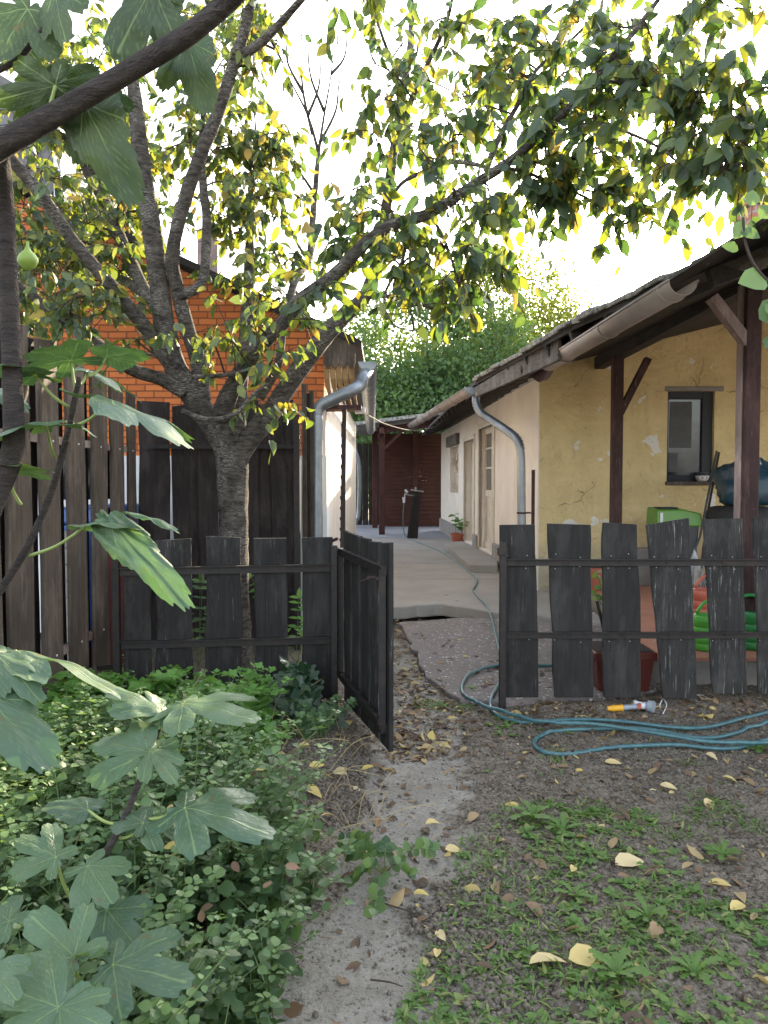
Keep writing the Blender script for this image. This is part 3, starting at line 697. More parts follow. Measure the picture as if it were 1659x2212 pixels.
cg = gutter('gutter', (a_.x - .06, 18.6, 2.76), (a_.x - .15, 23, 2.76), .09, M['zinc'], cpo, hooks=False)
q = Vector((a_.x - .06, 18.68, 2.70))
downpipe('downspout', [q, q + Vector((-.05, 0, -.12)), q + Vector((-.08, 0, -.3)), P(775, 1000, 18.7), P(775, 1105, 18.7), P(768, 1125, 18.6), P(760, 1132, 18.5)], .05, M['zinc'], cpo)
# dark plank fence at the far end of the yard
ff = thing('board_fence', (-.8, 23.4, .08), 'far dark plank fence at the end of the yard left of the carport', 'fence')
random.seed(11); x = -3.2
while x < .35:
    w_ = random.uniform(.15, .19); mb = MB(); mb.box((x + w_ / 2, 23.4, 1.3 + random.uniform(-.02, .02)), (w_, .025, 2.5)); o = mb.build('board', M['fence_umber'], ff); x += w_ + .015

# ------------------------------------------------------------------ orange brick house on the left
bh = thing('brick_house', (-.55, 7.3, 0), 'orange brick house behind the tall picket fence with a zinc gutter', 'house')
YG = 7.3; xr = P(700, 900, YG).x
def verge(x): return 2.72 + (xr + .28 - x) * .46
mb = MB(); ridge_x = -3.6
out = [Vector((xr, YG, 1.68)), Vector((xr, YG, verge(xr) - .04)), Vector((ridge_x, YG, verge(ridge_x) - .04)), Vector((-6.2, YG, verge(ridge_x) - 1.0)), Vector((-6.2, YG, 1.68))]
mb.prism(out, (0, .25, 0)); o = mb.build('gable_wall', M['brick'], bh); recalc(o)
mb = MB(); mb.box(((xr - 6.2) / 2 + .012, YG + .11, .84), (xr + 6.2 + .03, .3, 1.68)); o = mb.build('base_wall', plaster('chalky white render', (.72, .72, .72), (.62, .62, .63)), bh)
mb = MB(); mb.box((xr - .10, YG + 4.3, 1.28), (.2, 8.0, 2.56)); o = mb.build('side_wall', M['white'], bh)
mb = MB(); mb.box((xr - .07, YG - .014, 1.06), (.17, .03, 2.14)); o = mb.build('pilaster', M['white'], bh)
# roof sheet
mb = MB()
a0 = Vector((xr + .36, YG - .12, verge(xr + .36))); a1 = Vector((ridge_x, YG - .12, verge(ridge_x)))
mb.prism([a0, a1, a1 + Vector((0, 0, .07)), a0 + Vector((0, 0, .06))], (0, 8.6, 0))
a2 = Vector((-6.4, YG - .12, verge(ridge_x) - 1.05)); mb.prism([a1, a2, a2 + Vector((0, 0, .07)), a1 + Vector((0, 0, .07))], (0, 8.6, 0))
broof = mb.build('roof', M['tar'], bh); recalc(broof)
# eave box: vertical boards with sawtooth end, soffit boards below
mb = MB(); ex0 = xr + .0; ex1 = xr + .30; nb = 4; bw = (ex1 - ex0) / nb; zt = verge(ex1)
for k in range(nb):
    xa = ex0 + k * bw + .002; xb = xa + bw - .004; zl = 2.535; 
    mb.prism([Vector((xa, YG - .10, verge(xa) - .002)), Vector((xb, YG - .10, verge(xb) - .002)), Vector((xb, YG - .10, zl)), Vector(((xa + xb) / 2, YG - .10, zl - .05)), Vector((xa, YG - .10, zl))], (0, .022, 0))
o = mb.build('sawtooth_trim', M['fence_brown'], bh); recalc(o)
mb = MB(); sw = wood('varnished honey soffit', (.30, .17, .07), (.46, .28, .12), None, axis='Z', rough=.45)
for k in range(5):
    xa = ex0 + k * .058 + .003
    V = []
    for (yy, zz, dx) in ((-.07, 2.56, 0), (-.05, 2.40, .004), (.0, 2.27, .03), (.16, 2.17, .06)):
        V.append((xa + dx, YG + yy, zz)); V.append((xa + .054 + dx * .4, YG + yy, zz))
    mb.add(V, [(0, 1, 3, 2), (2, 3, 5, 4), (4, 5, 7, 6)])
o = mb.build('eave_soffit', sw, bh); m_ = o.modifiers.new('solid', 'SOLIDIFY'); m_.thickness = .012
mb = MB(); mb.box((xr + .17, YG + .25, 2.15), (.36, .3, .04)); mb.build('soffit_ledge', M['porch_post'], bh)
lg = gutter('gutter', (xr + .415, YG - .16, 2.53), (xr + .30, YG + 8.3, 2.45), .078, M['zinc'], bh, hooks=False)
gc = Vector((xr + .415, YG - .17, 2.535)); mb = MB(); mb.prism([gc + Vector((math.cos(math.pi + math.pi * k / 14) * .083, 0, math.sin(math.pi + math.pi * k / 14) * .083)) for k in range(15)], (0, .012, 0)); mb.box(gc + Vector((0, .004, -.002)), (.172, .02, .012)); o = mb.build('gutter_end_cap', M['zinc'], bh); recalc(o)
YP = 6.95
dq = [gc + Vector((0, .10, -.06)), P(785, 815, YP + .15), P(777, 832, YP + .1), P(755, 846, YP), P(712, 866, YP), P(693, 876, YP), P(685, 892, YP), P(684, 915, YP), P(684, 1000, YP), P(684, 1100, YP), P(684, 1180, YP), P(684, 1260, YP)]
ldp = downpipe('downspout', dq, .056, M['zinc'], bh, ribs=((1, 3.2), (4.2, 6.3)))
mb = MB(); pc = P(684, 985, YP); mb.tube([pc - Vector((0, 0, .01)), pc + Vector((0, 0, .01))], .061, 16); mb.build('pipe_clamp', M['zinc'], ldp)
# white cable box under the eave
mb = MB(); q = P(778, 887, 7.6); mb.box(q, (.10, .10, .06)); o = mb.build('cable_box', M['white_pl'], bh); bevel(o, .006)
# upper storey: brick chimney stack, pale sheet gable
mb = MB(); q = P(285, 470, 8.5); mb.box((q.x, 8.5, 3.9), (.16, .5, 2.6)); mb.build('brick_stack', M['brick'], broof)
mb = MB(); g0 = [P(168, 430, 8.2), P(228, 455, 8.2), P(236, 520, 8.2), P(200, 512, 8.2), P(168, 497, 8.2)]
mb.prism(g0, (0, .03, 0)); o = mb.build('gable_sheet', leafmat('translucent roofing sheet', [(0, (.7, .6, .35)), (1, (.75, .62, .35))], [(0, (.9, .75, .4)), (1, (.9, .75, .4))], .6, .5), bh); recalc(o)
mb = MB(); q = P(455, 590, 8.6); mb.box((q.x, 8.6, 3.75), (.22, .3, .8)); o = mb.build('flue', M['porch_pale'], broof)
# cable between the houses
mb = MB(); ca = P(790, 893, 7.6); cb_ = P(1120, 905, 9.6); pts = []
cpx = [(795, 897, 8), (830, 915, 9.5), (875, 928, 11), (915, 930, 13), (950, 915, 14.5), (975, 893, 15.5)]
o = MB().tube(smoothpath([P(*q) for q in cpx], 5), .008, 6).build('overhead_cable', M['tar'], origin=P(*cpx[0])); tag(o, 'thin grey cable sagging across the yard between the two houses', 'cable')

# grey shingled neighbour further left
nb_ = thing('shingled_house', (-5.5, 9.5, 0), 'grey shingle clad neighbouring house at the left edge behind the trees', 'house')
Yn = 9.8; xe = P(122, 400, Yn).x
mb = MB(); mb.prism([Vector((xe, Yn, 0)), Vector((xe, Yn, 6.1)), Vector((xe - 2.2, Yn, 7.4)), Vector((xe - 4.5, Yn, 6.1)), Vector((xe - 4.5, Yn, 0))], (0, 5, 0)); o = mb.build('wall', M['greyroof'], nb_); recalc(o)
mb = MB()
for r_ in range(22):
    for c_ in range(14):
        x = xe - .02 - (c_ + .5 * (r_ % 2)) * .32 - .16; z = 2.4 + r_ * .17
        if x < xe - 4.3 or z > 6.0 - abs(x - (xe - 2.2)) * .0: continue
        mb.prism([Vector((x + math.cos(math.pi + math.pi * k / 8) * .155, Yn - .015 - (r_ % 2) * .012, z + math.sin(math.pi + math.pi * k / 8) * .16)) for k in range(9)] + [Vector((x + .155, Yn - .015 - (r_ % 2) * .012, z + .06)), Vector((x - .155, Yn - .015 - (r_ % 2) * .012, z + .06))], (0, -.01, 0))
o = mb.build('shingles', M['greyroof'], nb_); recalc(o)
mb = MB(); mb.box((xe + .04, Yn - .02, 3.1), (.10, .08, 6.2)); mb.build('corner_flashing', plain('pale metal flashing', (.5, .5, .52), .4, .4), nb_)

# ------------------------------------------------------------------ tall picket fence (left), dark board fence (back)
def board(mb, base, wd, h, th, axis, nrm, seed, lean=0.0, wob=.006, slant=0.0, shift=0.0, nseg=10, rnd=.01, basecut=0.0):
    """irregular plank; axis = width direction, nrm = thickness direction"""
    base = Vector(base); axis = Vector(axis).normalized(); nrm = Vector(nrm).normalized()
    L = []; Rr = []
    for i in range(nseg + 1):
        t = i / nseg; z = t * h
        wl = noise.noise(Vector((seed * 3.7, t * 3.2, 0))) * wob * 2 + noise.noise(Vector((seed * 3.7, t * 11, 8))) * wob * .8
        wr = noise.noise(Vector((seed * 3.7, t * 3.2, 20))) * wob * 2 + noise.noise(Vector((seed * 3.7, t * 11, 33))) * wob * .8
        c = lean * t + shift * t
        zl = z; zr = z
        if i == nseg: zl -= slant / 2; zr += slant / 2
        if i == 0: zl += basecut; zr -= basecut
        L.append(base + axis * (-wd / 2 + wl + c) + Vector((0, 0, zl))); Rr.append(base + axis * (wd / 2 + wr + c) + Vector((0, 0, zr)))
    n = nseg + 1
    fr = L + Rr; bk = [p + nrm * th for p in fr]; vs = fr + bk; fs = []
    for i in range(nseg):
        fs.append((i, n + i, n + i + 1, i + 1)); fs.append((2 * n + i, 2 * n + i + 1, 3 * n + i + 1, 3 * n + i))
        fs.append((i, i + 1, 2 * n + i + 1, 2 * n + i)); fs.append((n + i, 3 * n + i, 3 * n + i + 1, n + i + 1))
    fs.append((0, 2 * n, 3 * n, n)); fs.append((n - 1, 2 * n - 1, 4 * n - 1, 3 * n - 1))
    return mb.add(vs, fs)
def mkboard(name, mat, parent, *a, **k):
    mb = MB(); board(mb, *a, **k); o = mb.build(name, mat, parent); recalc(o); bevel(o, .004, 1); return o
pf = thing('picket_fence', (-2.04, 5.0, 0), 'tall weathered brown picket fence running away along the left side', 'fence')
random.seed(5)
ctr = [2.95, 3.25, 3.58, 3.94, 4.31, 4.73, 5.14, 5.56, 5.97, 6.30]
hts = [2.34, 2.33, 2.33, 2.33, 2.32, 2.30, 2.26, 2.24, 2.20, 2.16]
for i, (Y, h) in enumerate(zip(ctr, hts)):
    X = -2.03 - (Y - 4) * .012
    mkboard('picket', M['fence_brown'], pf, (X, Y, .0), random.uniform(.26, .29) if i < 9 else .17, h, .026, (0, 1, 0), (-1, 0, 0), i + 1.3, lean=random.uniform(-.03, .03), wob=.006, slant=random.uniform(-.04, .04))
    mkboard('rear_picket', M['fence_umber'], pf, (X - .08, Y - .13, .02), (random.uniform(.19, .22) if i > 4 else .27), h - random.uniform(0, .08), .024, (0, 1, 0), (-1, 0, 0), i + 33.1, lean=random.uniform(-.02, .02), wob=.008)
mb = MB(); mb.beam((-2.055, 2.7, 1.70), (-2.095, 6.45, 1.70), .035, .05); mb.beam((-2.055, 2.7, .35), (-2.095, 6.45, .35), .035, .05); o = mb.build('rail', plain('galvanised rail', (.30, .27, .25), .6, .2, c2=(.16, .10, .08), scale=12), pf)
mb = MB()
for i, Y in enumerate(ctr):
    for z in (1.70, .36): mb.lathe([(0.001, 0), (.008, .003), (.008, -.003)], (0, 0, 0)); break
    break
nb2 = MB()
for i, Y in enumerate(ctr):
    for z in (1.69, .36):
        X = -2.03 - (Y - 4) * .012; nb2.box((X + .003, Y + .01, z), (.008, .011, .011))
nb2.build('nail_heads', M['white_pl'], pf)

bf = thing('board_fence', (-1.4, 6.62, 0), 'dark brown close board fence standing behind the plum tree trunk', 'fence')
random.seed(9)
bx = [(298, 366, .0), (372, 436, -.01), (428, 470, 0), (470, 512, .0), (506, 556, .01), (552, 592, .02), (588, 640, -.02)]
for i, (xa, xb, ln) in enumerate(bx):
    a_ = P(xa, 1000, 6.6).x; b_ = P(xb, 1000, 6.6).x
    mkboard('board', M['fence_umber'], bf, ((a_ + b_) / 2, 6.6 + (i % 2) * .03, 0), (b_ - a_), 2.12 + random.uniform(-.03, .04), .026, (1, 0, 0), (0, 1, 0), i + 50, lean=ln, wob=.010, slant=random.uniform(-.05, .05))
mb = MB(); mb.beam((-2.05, 6.56, 1.735), (-.75, 6.56, 1.735), .012, .035); mb.beam((-2.05, 6.56, .5), (-.75, 6.56, .5), .012, .035); mb.build('rail', M['iron'], bf)
mb = MB(); q = P(641, 1000, 6.5).x; mb.box((q, 6.52, 1.0), (.05, .05, 2.0)); o = mb.build('fence_post', M['iron'], bf)
lb = thing('leaning_boards', (-.66, 6.8, 0), 'tall grey weathered boards standing upright beside the left downspout', 'boards')
for i, (xa, xb, zt) in enumerate(((654, 662, 2.3), (660, 670, 2.22), (668, 676, 2.25))):
    a_ = P(xa, 1000, 6.85).x; b_ = P(xb, 1000, 6.85).x
    mkboard('board', M['fence_brown'] if i != 1 else M['fence_umber'], lb, ((a_ + b_) / 2, 6.82 + i * .03, 0), (b_ - a_) + .008, zt, .025, (1, 0, 0), (0, 1, 0), i + 80, wob=.004)
# trellis / ladder like timber right of the white wall
tr = thing('timber_trellis', P(735, 1300, 6.0), 'old brown slatted trellis leaning edge on beside the white wall corner', 'trellis')
ta = P(744, 885, 6.3); tb = P(738, 1320, 6.0)
mb = MB(); mb.beam(ta, tb, .035, .05, up=(0, 1, 0)); mb.build('stile', M['fence_umber'], tr)
mb = MB(); mb.beam(ta + Vector((-.03, .35, -.12)), tb + Vector((.0, .35, 0)), .03, .04, up=(0, 1, 0)); mb.build('stile', M['fence_brown'], tr)
mb = MB()
for k in range(18):
    p = ta.lerp(tb, .08 + k * .052); mb.beam(p + Vector((-.018, -.03, .0)), p + Vector((-.022, .38, -.05)), .012, .02)
mb.build('slat', M['fence_umber'], tr)

# ------------------------------------------------------------------ short black fence, gate, right fence
def fence_panel(root, specs, Yf, rails, post_px=None):
    pass
lf = thing('short_fence', (-1.1, 4.75, 0), 'short black plank fence panel in front of the plum tree', 'fence')
def YL(x): return 4.60 + (x - 245) / 490 * .2
def YL2(x): return YL(x)
dl = (P(730, 1200, YL(730)) - P(245, 1200, YL(245))); dl.z = 0; dl.normalize(); nl_ = Vector((-dl.y, dl.x, 0))
for i, (xa, xb, yt, yb) in enumerate([(262, 322, 1172, 1500), (333, 412, 1166, 1505), (441, 518, 1160, 1500), (550, 622, 1163, 1505), (652, 718, 1161, 1512)]):
    a_ = P(xa, yt, YL(xa)); b_ = P(xb, yt, YL(xb)); bz = max(.02, P(xa, yb, YL(xa)).z); c = (a_ + b_) / 2
    mkboard('board', M['fence_dark'], lf, (c.x, c.y + .012, bz), (b_ - a_).length, c.z - bz, .024, dl, nl_, i + 3.3, lean=[.0, .0, .005, -.01, .0][i], wob=.007, slant=[-.0, .012, -.01, .0, .0][i], basecut=[.0, .03, 0, -.01, 0][i])
    # rails below
ra = P(252, 1235, YL(252)); rb = P(722, 1226, YL(722))
mb = MB(); mb.beam(ra - nl_ * .004, rb - nl_ * .004, .008, .048); mb.beam(ra - nl_ * .02 + Vector((0, 0, .022)), rb - nl_ * .02 + Vector((0, 0, .022)), .03, .006); mb.build('rail', M['iron'], lf)
ra2 = P(252, 1393, YL(252)); rb2 = P(722, 1382, YL(722))
mb = MB(); mb.beam(ra2 - nl_ * .004, rb2 - nl_ * .004, .008, .048); mb.beam(ra2 - nl_ * .02 + Vector((0, 0, .022)), rb2 - nl_ * .02 + Vector((0, 0, .022)), .03, .006); mb.build('rail', M['iron'], lf)
for x, yt in ((251, 1182), (722, 1178)):
    q = P(x, yt, YL(x)); mb = MB(); mb.box((q.x, q.y - .012, q.z / 2 - .02), (.042, .042, q.z + .04)); o = mb.build('post', M['iron'], lf); bevel(o, .003)
# bracket between the short fence and the tall fence
mb = MB(); mb.beam(P(212, 1443, 4.7), P(250, 1440, 4.62), .02, .03); mb.build('bracket', M['iron'], lf)

gh = P(741, 1200, 4.84); ge = P(843, 1232, 3.88)
gd = Vector((ge.x - gh.x, ge.y - gh.y, 0)); gl_ = gd.length; gd.normalize(); gn = Vector((-gd.y, gd.x, 0))    # gn points to +x side
if gn.x > 0: gn = -gn                                                                                          # towards the camera-left side
gt = thing('garden_gate', (gh.x, gh.y, 0), 'open black plank garden gate swung toward the camera over the dirt path', 'gate')
nbd = 5; bwid = gl_ / nbd
tops = [1.135, 1.13, 1.125, 1.12, 1.13]
for i in range(nbd):
    c = Vector((gh.x, gh.y, 0)) + gd * (bwid * (i + .5))
    mkboard('board', M['fence_dark'] if i != 3 else M['fence_worn'], gt, (c.x, c.y, .05), bwid - .034, tops[i] - .05 - .004, .024, gd, -gn, i + 60, wob=.004, slant=-.01 + .006 * i, lean=.002)
def gp(s, z, d): return Vector((gh.x, gh.y, 0)) + gd * s + gn * d + Vector((0, 0, z))
mb = MB(); mb.beam(gp(0, 1.0, .018), gp(gl_ - .05, .985, .018), .035, .045); mb.build('top_rail', M['iron'], gt)
mb = MB(); mb.beam(gp(0, .22, .018), gp(gl_ - .05, .16, .018), .035, .045); mb.beam(gp(.18, .24, .05), gp(gl_ - .06, .20, .04), .02, .03); mb.build('bottom_rail', M['iron'], gt)
mb = MB(); mb.beam(gp(.01, .22, .02), gp(.01, 1.02, .02), .04, .04, up=(0, 1, 0)); mb.build('frame_bar', M['iron'], gt); mb = MB(); mb.beam(gp(gl_ - .07, .16, .02), gp(gl_ - .07, .99, .02), .035, .035, up=(0, 1, 0)); mb.build('frame_bar', M['iron'], gt)
mb = MB(); mb.tube([gp(gl_ - .24, .93, .05), gp(gl_ - .06, .945, .05)], .008, 8); mb.tube([gp(gl_ - .15, .94, .05), gp(gl_ - .20, .915, .10)], .006, 6); mb.tube([gp(-.02, 1.08, .03), gp(-.10, 1.04, .10)], .010, 6); mb.build('latch_bolt', M['stub'], gt)
mb = MB()
for z in (.45, .92): mb.tube([gp(-.035, z - .05, .02), gp(-.035, z + .05, .02)], .016, 10); mb.box(gp(-.01, z, .02), (.06, .02, .03))
mb.build('hinge', M['iron'], gt)

rf = thing('plank_fence', (1.9, 4.85, 0), 'long black plank fence with two angle iron rails on the right', 'fence')
YF = 4.85
specs = [  # x0,x1 top ; x0,x1 bottom ; ytopL,ytopR ; ybot
    (1079, 1156, 1084, 1164, 1134, 1133, 1507), (1183, 1276, 1197, 1281, 1131, 1134, 1507), (1302, 1377, 1303, 1387, 1129, 1133, 1508),
    (1396, 1488, 1432, 1508, 1134, 1119, 1510), (1520, 1604, 1540, 1614, 1122, 1120, 1500), (1628, 1712, 1640, 1722, 1118, 1116, 1500), (1738, 1815, 1742, 1822, 1120, 1119, 1500), (1845, 1925, 1850, 1935, 1120, 1122, 1500), (1955, 2035, 1960, 2045, 1118, 1122, 1500)]
def plank_px(name, mat, root, sp_, Y, seed, th=.024, wob=.006):
    a, b, c, d, yl, yr, yb = sp_
    A = P(a, yl, Y); B = P(b, yr, Y); C_ = P(c, yb, Y); D_ = P(d, yb, Y); n = 12; L = []; Rr = []
    for i in range(n + 1):
        t = i / n
        wl = noise.noise(Vector((seed * 5.1, t * 4, 0))) * wob * 1.6 + noise.noise(Vector((seed * 5.1, t * 14, 0))) * wob * .7; wr = noise.noise(Vector((seed * 5.1, t * 4, 9))) * wob * 1.6 + noise.noise(Vector((seed * 5.1, t * 14, 9))) * wob * .7
        p = C_.lerp(A, t); q = D_.lerp(B, t); p.x += wl; q.x += wr; L.append(p); Rr.append(q)
    m = n + 1; fr = L + Rr; vs = fr + [p + Vector((0, th, 0)) for p in fr]; fs = []
    for i in range(n):
        fs.append((i, m + i, m + i + 1, i + 1)); fs.append((2 * m + i, 2 * m + i + 1, 3 * m + i + 1, 3 * m + i))
        fs.append((i, i + 1, 2 * m + i + 1, 2 * m + i)); fs.append((m + i, 3 * m + i, 3 * m + i + 1, m + i + 1))
    fs.append((0, 2 * m, 3 * m, m)); fs.append((n, m + n, 3 * m + n, 2 * m + n))
    o = MB().add(vs, fs).build(name, mat, root); recalc(o); bevel(o, .004); return o
for i, s_ in enumerate(specs):
    plank_px('board', M['fence_worn'] if i in (3, 4, 5) else M['fence_dark'], rf, s_, YF, i + 2.2)
for yy in (1215, 1372):
    p = P(1082, yy, YF - .012); mb = MB(); mb.box((p.x + 1.6, p.y, p.z), (3.2, .008, .042)); mb.box((p.x + 1.6, p.y - .016, p.z + .020), (3.2, .028, .006)); mb.build('rail', M['iron'], rf)
p = P(1087, 1170, YF - .03); mb = MB(); mb.box((p.x, YF - .03, p.z / 2 - .03), (.042, .042, p.z + .06)); mb.box((p.x - .005, YF - .03, p.z - .06), (.06, .05, .05)); o = mb.build('post', M['iron'], rf); bevel(o, .003)
# bolts on rails
mb = MB()
for i, s_ in enumerate(specs):
    for yy in (1215, 1372):
        q = P((s_[0] + s_[1]) / 2 + (0 if yy < 1300 else 6), yy, YF - .018); mb.tube([q, q + Vector((0, -.006, 0))], .008, 8)
mb.build('bolt', M['iron'], rf)
# thin rusty post at the house corner
q = P(1152, 1015, 8.9); mb = MB(); mb.box((q.x, 8.9, q.z / 2), (.035, .035, q.z)); o = mb.build('corner_stake', M['stub'], origin=(q.x, 8.9, 0)); tag(o, 'thin rusty iron stake standing at the corner of the yellow wall', 'stake')

exec_parts = True
# ------------------------------------------------------------------ leaf templates
def ovate(wd=.34, fold=.10, curl=.12):
    xs = [0, .12, .35, .65, .88, 1.0]; ws = [0, .6, 1, .85, .35, 0]
    v = []; f = []
    for x, w_ in zip(xs, ws):
        z = -curl * x * x
        v += [(x, -wd * w_, z + fold * w_), (x, 0, z), (x, wd * w_, z + fold * w_)]
    for i in range(5):
        a = i * 3; f += [(a, a + 1, a + 4, a + 3), (a + 1, a + 2, a + 5, a + 4)]
    return v, f
def simple(wd=.32):
    return [(0, 0, 0), (.4, -wd, .05), (1, 0, -.1), (.4, wd, .05)], [(0, 1, 2), (0, 2, 3)]
def lobed(n=5, depth=.35):
    v = [(0, 0, 0)]; k = n * 4; f = []
    for i in range(k + 1):
        a = -2.35 + 4.7 * i / k; r = .55 + depth * .5 * (1 + math.cos(a * n * .9)) * .9 * (1 - .12 * abs(a))
        v.append((.45 + r * math.cos(a) * .6 - .0, r * math.sin(a) * .75, .05 * math.cos(3 * a)))
    for i in range(1, k + 1): f.append((0, i, i + 1))
    return v, f
OVN = ovate(.27, .08, .14)
OV, SM, LB = ovate(), simple(), lobed()
def rand_unit(n):
    a = rng.normal(size=(n, 3)); return a / np.linalg.norm(a, axis=1)[:, None]

# ------------------------------------------------------------------ plum tree
plum = thing('plum_tree', G(515, 1480), 'spreading plum tree with a forked dark trunk behind the short black fence', 'tree')
limbs = []          # (list of 3D pts, radii)
def limb(px, wpx):
    """px: (x,y,Y); wpx: list of widths in px"""
    pts = [P(x, y, Y) for x, y, Y in px]; rr = [w_ * px[min(i, len(px) - 1)][2] / F / 2 for i, w_ in enumerate(rfit(wpx, 0, len(px)))]
    sp_ = smoothpath(pts, 6); limbs.append((sp_, rfit(rr, 0, len(sp_)))); return sp_
limb([(515, 1500, 5.5), (512, 1400, 5.5), (508, 1250, 5.5), (506, 1130, 5.5), (502, 1040, 5.5), (500, 985, 5.5)], [80, 64, 59, 62, 68, 70])
limb([(503, 1010, 5.5), (478, 945, 5.5), (440, 890, 5.5), (402, 832, 5.45), (372, 775, 5.4), (352, 680, 5.35), (342, 600, 5.3), (325, 480, 5.25), (303, 330, 5.2), (293, 225, 5.2), (280, 120, 5.2)], [56, 56, 54, 50, 47, 44, 42, 39, 35, 30, 18])
limb([(395, 820, 5.45), (345, 755, 5.35), (300, 690, 5.25), (225, 600, 5.1), (150, 510, 5.0), (95, 430, 4.9), (25, 345, 4.8), (-40, 280, 4.7)], [34, 32, 30, 27, 27, 26, 24, 18])
limb([(440, 885, 5.5), (428, 780, 5.45), (402, 700, 5.4), (380, 610, 5.3), (372, 560, 5.2), (388, 470, 5.1), (428, 350, 5.0), (478, 225, 4.9), (507, 130, 4.85), (530, 60, 4.8), (548, -30, 4.7)], [36, 34, 32, 30, 28, 28, 28, 26, 24, 22, 18])
limb([(508, 125, 4.85), (560, 95, 4.8), (610, 45, 4.7), (660, -10, 4.6)], [22, 20, 17, 12])
limb([(400, 850, 5.4), (350, 820, 5.35), (280, 795, 5.2), (200, 735, 5.0), (130, 690, 4.9), (60, 630, 4.8), (20, 600, 4.7)], [30, 30, 28, 24, 20, 18, 14])
limb([(352, 690, 5.4), (315, 630, 5.6), (280, 560, 5.8), (228, 440, 6.0), (192, 372, 6.1), (160, 300, 6.2)], [26, 26, 26, 26, 24, 16])
limb([(345, 660, 5.4), (290, 620, 5.7), (240, 580, 5.9), (195, 530, 6.1), (150, 480, 6.2)], [22, 20, 18, 14, 8])
limb([(385, 640, 5.3), (405, 632, 5.3), (430, 618, 5.3), (443, 575, 5.3), (446, 475, 5.35), (438, 390, 5.4), (436, 300, 5.5), (442, 200, 5.6)], [20, 22, 22, 20, 20, 17, 13, 8])
limb([(512, 985, 5.5), (518, 900, 5.55), (522, 820, 5.6), (530, 720, 5.7), (537, 610, 5.8), (540, 500, 5.9), (545, 380, 6.0), (552, 280, 6.1)], [30, 29, 28, 27, 25, 18, 13, 6])
limb([(510, 1000, 5.5), (545, 940, 5.5), (592, 880, 5.5), (645, 800, 5.55), (700, 728, 5.6), (745, 680, 5.6), (785, 645, 5.65), (808, 590, 5.7), (826, 520, 5.75), (840, 400, 5.8), (853, 310, 5.9), (870, 200, 6.0), (888, 90, 6.1), (888, -20, 6.2)], [46, 46, 43, 40, 40, 36, 32, 28, 25, 22, 19, 17, 15, 10])
limb([(478, 900, 5.45), (500, 840, 5.3), (545, 768, 5.15), (615, 693, 5.0), (645, 650, 4.95), (700, 612, 4.9), (742, 575, 4.85), (800, 515, 4.75), (850, 486, 4.7), (930, 460, 4.6), (1030, 395, 4.5), (1105, 345, 4.4), (1160, 298, 4.35), (1205, 258, 4.3), (1280, 180, 4.2), (1330, 115, 4.15), (1375, 62, 4.1), (1440, -25, 4.0)], [44, 38, 34, 30, 29, 28, 27, 26, 25, 24, 22, 20, 18, 17, 15, 13, 12, 9])
limb([(1050, 368, 4.5), (1068, 320, 4.55), (1090, 275, 4.6), (1125, 215, 4.7), (1160, 150, 4.8), (1230, 90, 4.9), (1300, 20, 5.0)], [15, 14, 12, 11, 9, 7, 5])
limb([(1170, 296, 4.3), (1230, 278, 4.2), (1305, 270, 4.1), (1365, 290, 4.0), (1430, 322, 3.9), (1480, 360, 3.8), (1560, 370, 3.7)], [9, 8, 8, 7, 6, 5, 3])
limb([(1290, 175, 4.2), (1360, 180, 4.0), (1440, 190, 3.9), (1540, 200, 3.8), (1640, 190, 3.7), (1720, 180, 3.6)], [8, 7, 7, 6, 5, 3])
limb([(1100, 352, 4.4), (1180, 350, 4.4), (1260, 338, 4.4), (1330, 320, 4.4)], [9, 8, 7, 3])
limb([(1095, 362, 4.4), (1180, 388, 4.5), (1275, 432, 4.5), (1315, 465, 4.5), (1338, 520, 4.5)], [8, 7, 6, 5, 3])
limb([(1190, 395, 4.5), (1260, 410, 4.5), (1340, 420, 4.5), (1440, 400, 4.5)], [5, 5, 4, 2])
limb([(1055, 362, 4.5), (980, 350, 4.7), (905, 375, 4.8), (860, 405, 4.9), (832, 470, 5.0)], [10, 10, 9, 8, 6])
limb([(930, 462, 4.6), (960, 520, 4.6), (985, 590, 4.6), (1000, 650, 4.6), (1030, 700, 4.6)], [8, 7, 6, 5, 3])
limb([(800, 640, 5.6), (840, 640, 5.4), (900, 655, 5.2), (960, 668, 5.0), (1020, 640, 4.9), (1080, 620, 4.8)], [14, 10, 8, 6, 5, 3])
limb([(880, 485, 4.65), (870, 560, 4.7), (830, 640, 4.8), (850, 700, 4.8), (900, 715, 4.8)], [7, 7, 6, 4, 3])
limb([(560, 860, 5.4), (600, 790, 5.4), (612, 700, 5.5), (640, 600, 5.8), (668, 560, 6.2), (676, 470, 6.4), (688, 330, 6.5)], [22, 18, 18, 18, 16, 14, 10])
for pts_ in ([(688, 330), (665, 250), (625, 170), (600, 110)], [(688, 330), (700, 250), (715, 160), (722, 60)], [(675, 290), (655, 200), (650, 110), (655, 50)], [(690, 310), (725, 240), (735, 170), (770, 100)], [(665, 250), (690, 180), (690, 90)], [(700, 240), (670, 160), (665, 70)], [(655, 200), (620, 130), (625, 60)], [(715, 160), (745, 120), (750, 40)], [(680, 420), (640, 360), (610, 320)], [(670, 570), (630, 500), (607, 400), (610, 330)], [(645, 640), (600, 560), (570, 480)]):
    limb([(x, y, 6.5) for x, y in pts_], [8, 5, 3, 2])
limb([(395, 888, 5.2), (450, 906, 5.0), (510, 893, 4.9), (550, 848, 4.9), (585, 826, 4.9)], [12, 11, 9, 7, 4])
limb([(415, 815, 5.3), (500, 808, 5.1), (555, 790, 5.0)], [10, 9, 5])
limb([(190, 745, 5.0), (260, 752, 5.0), (340, 770, 5.1)], [8, 7, 6])
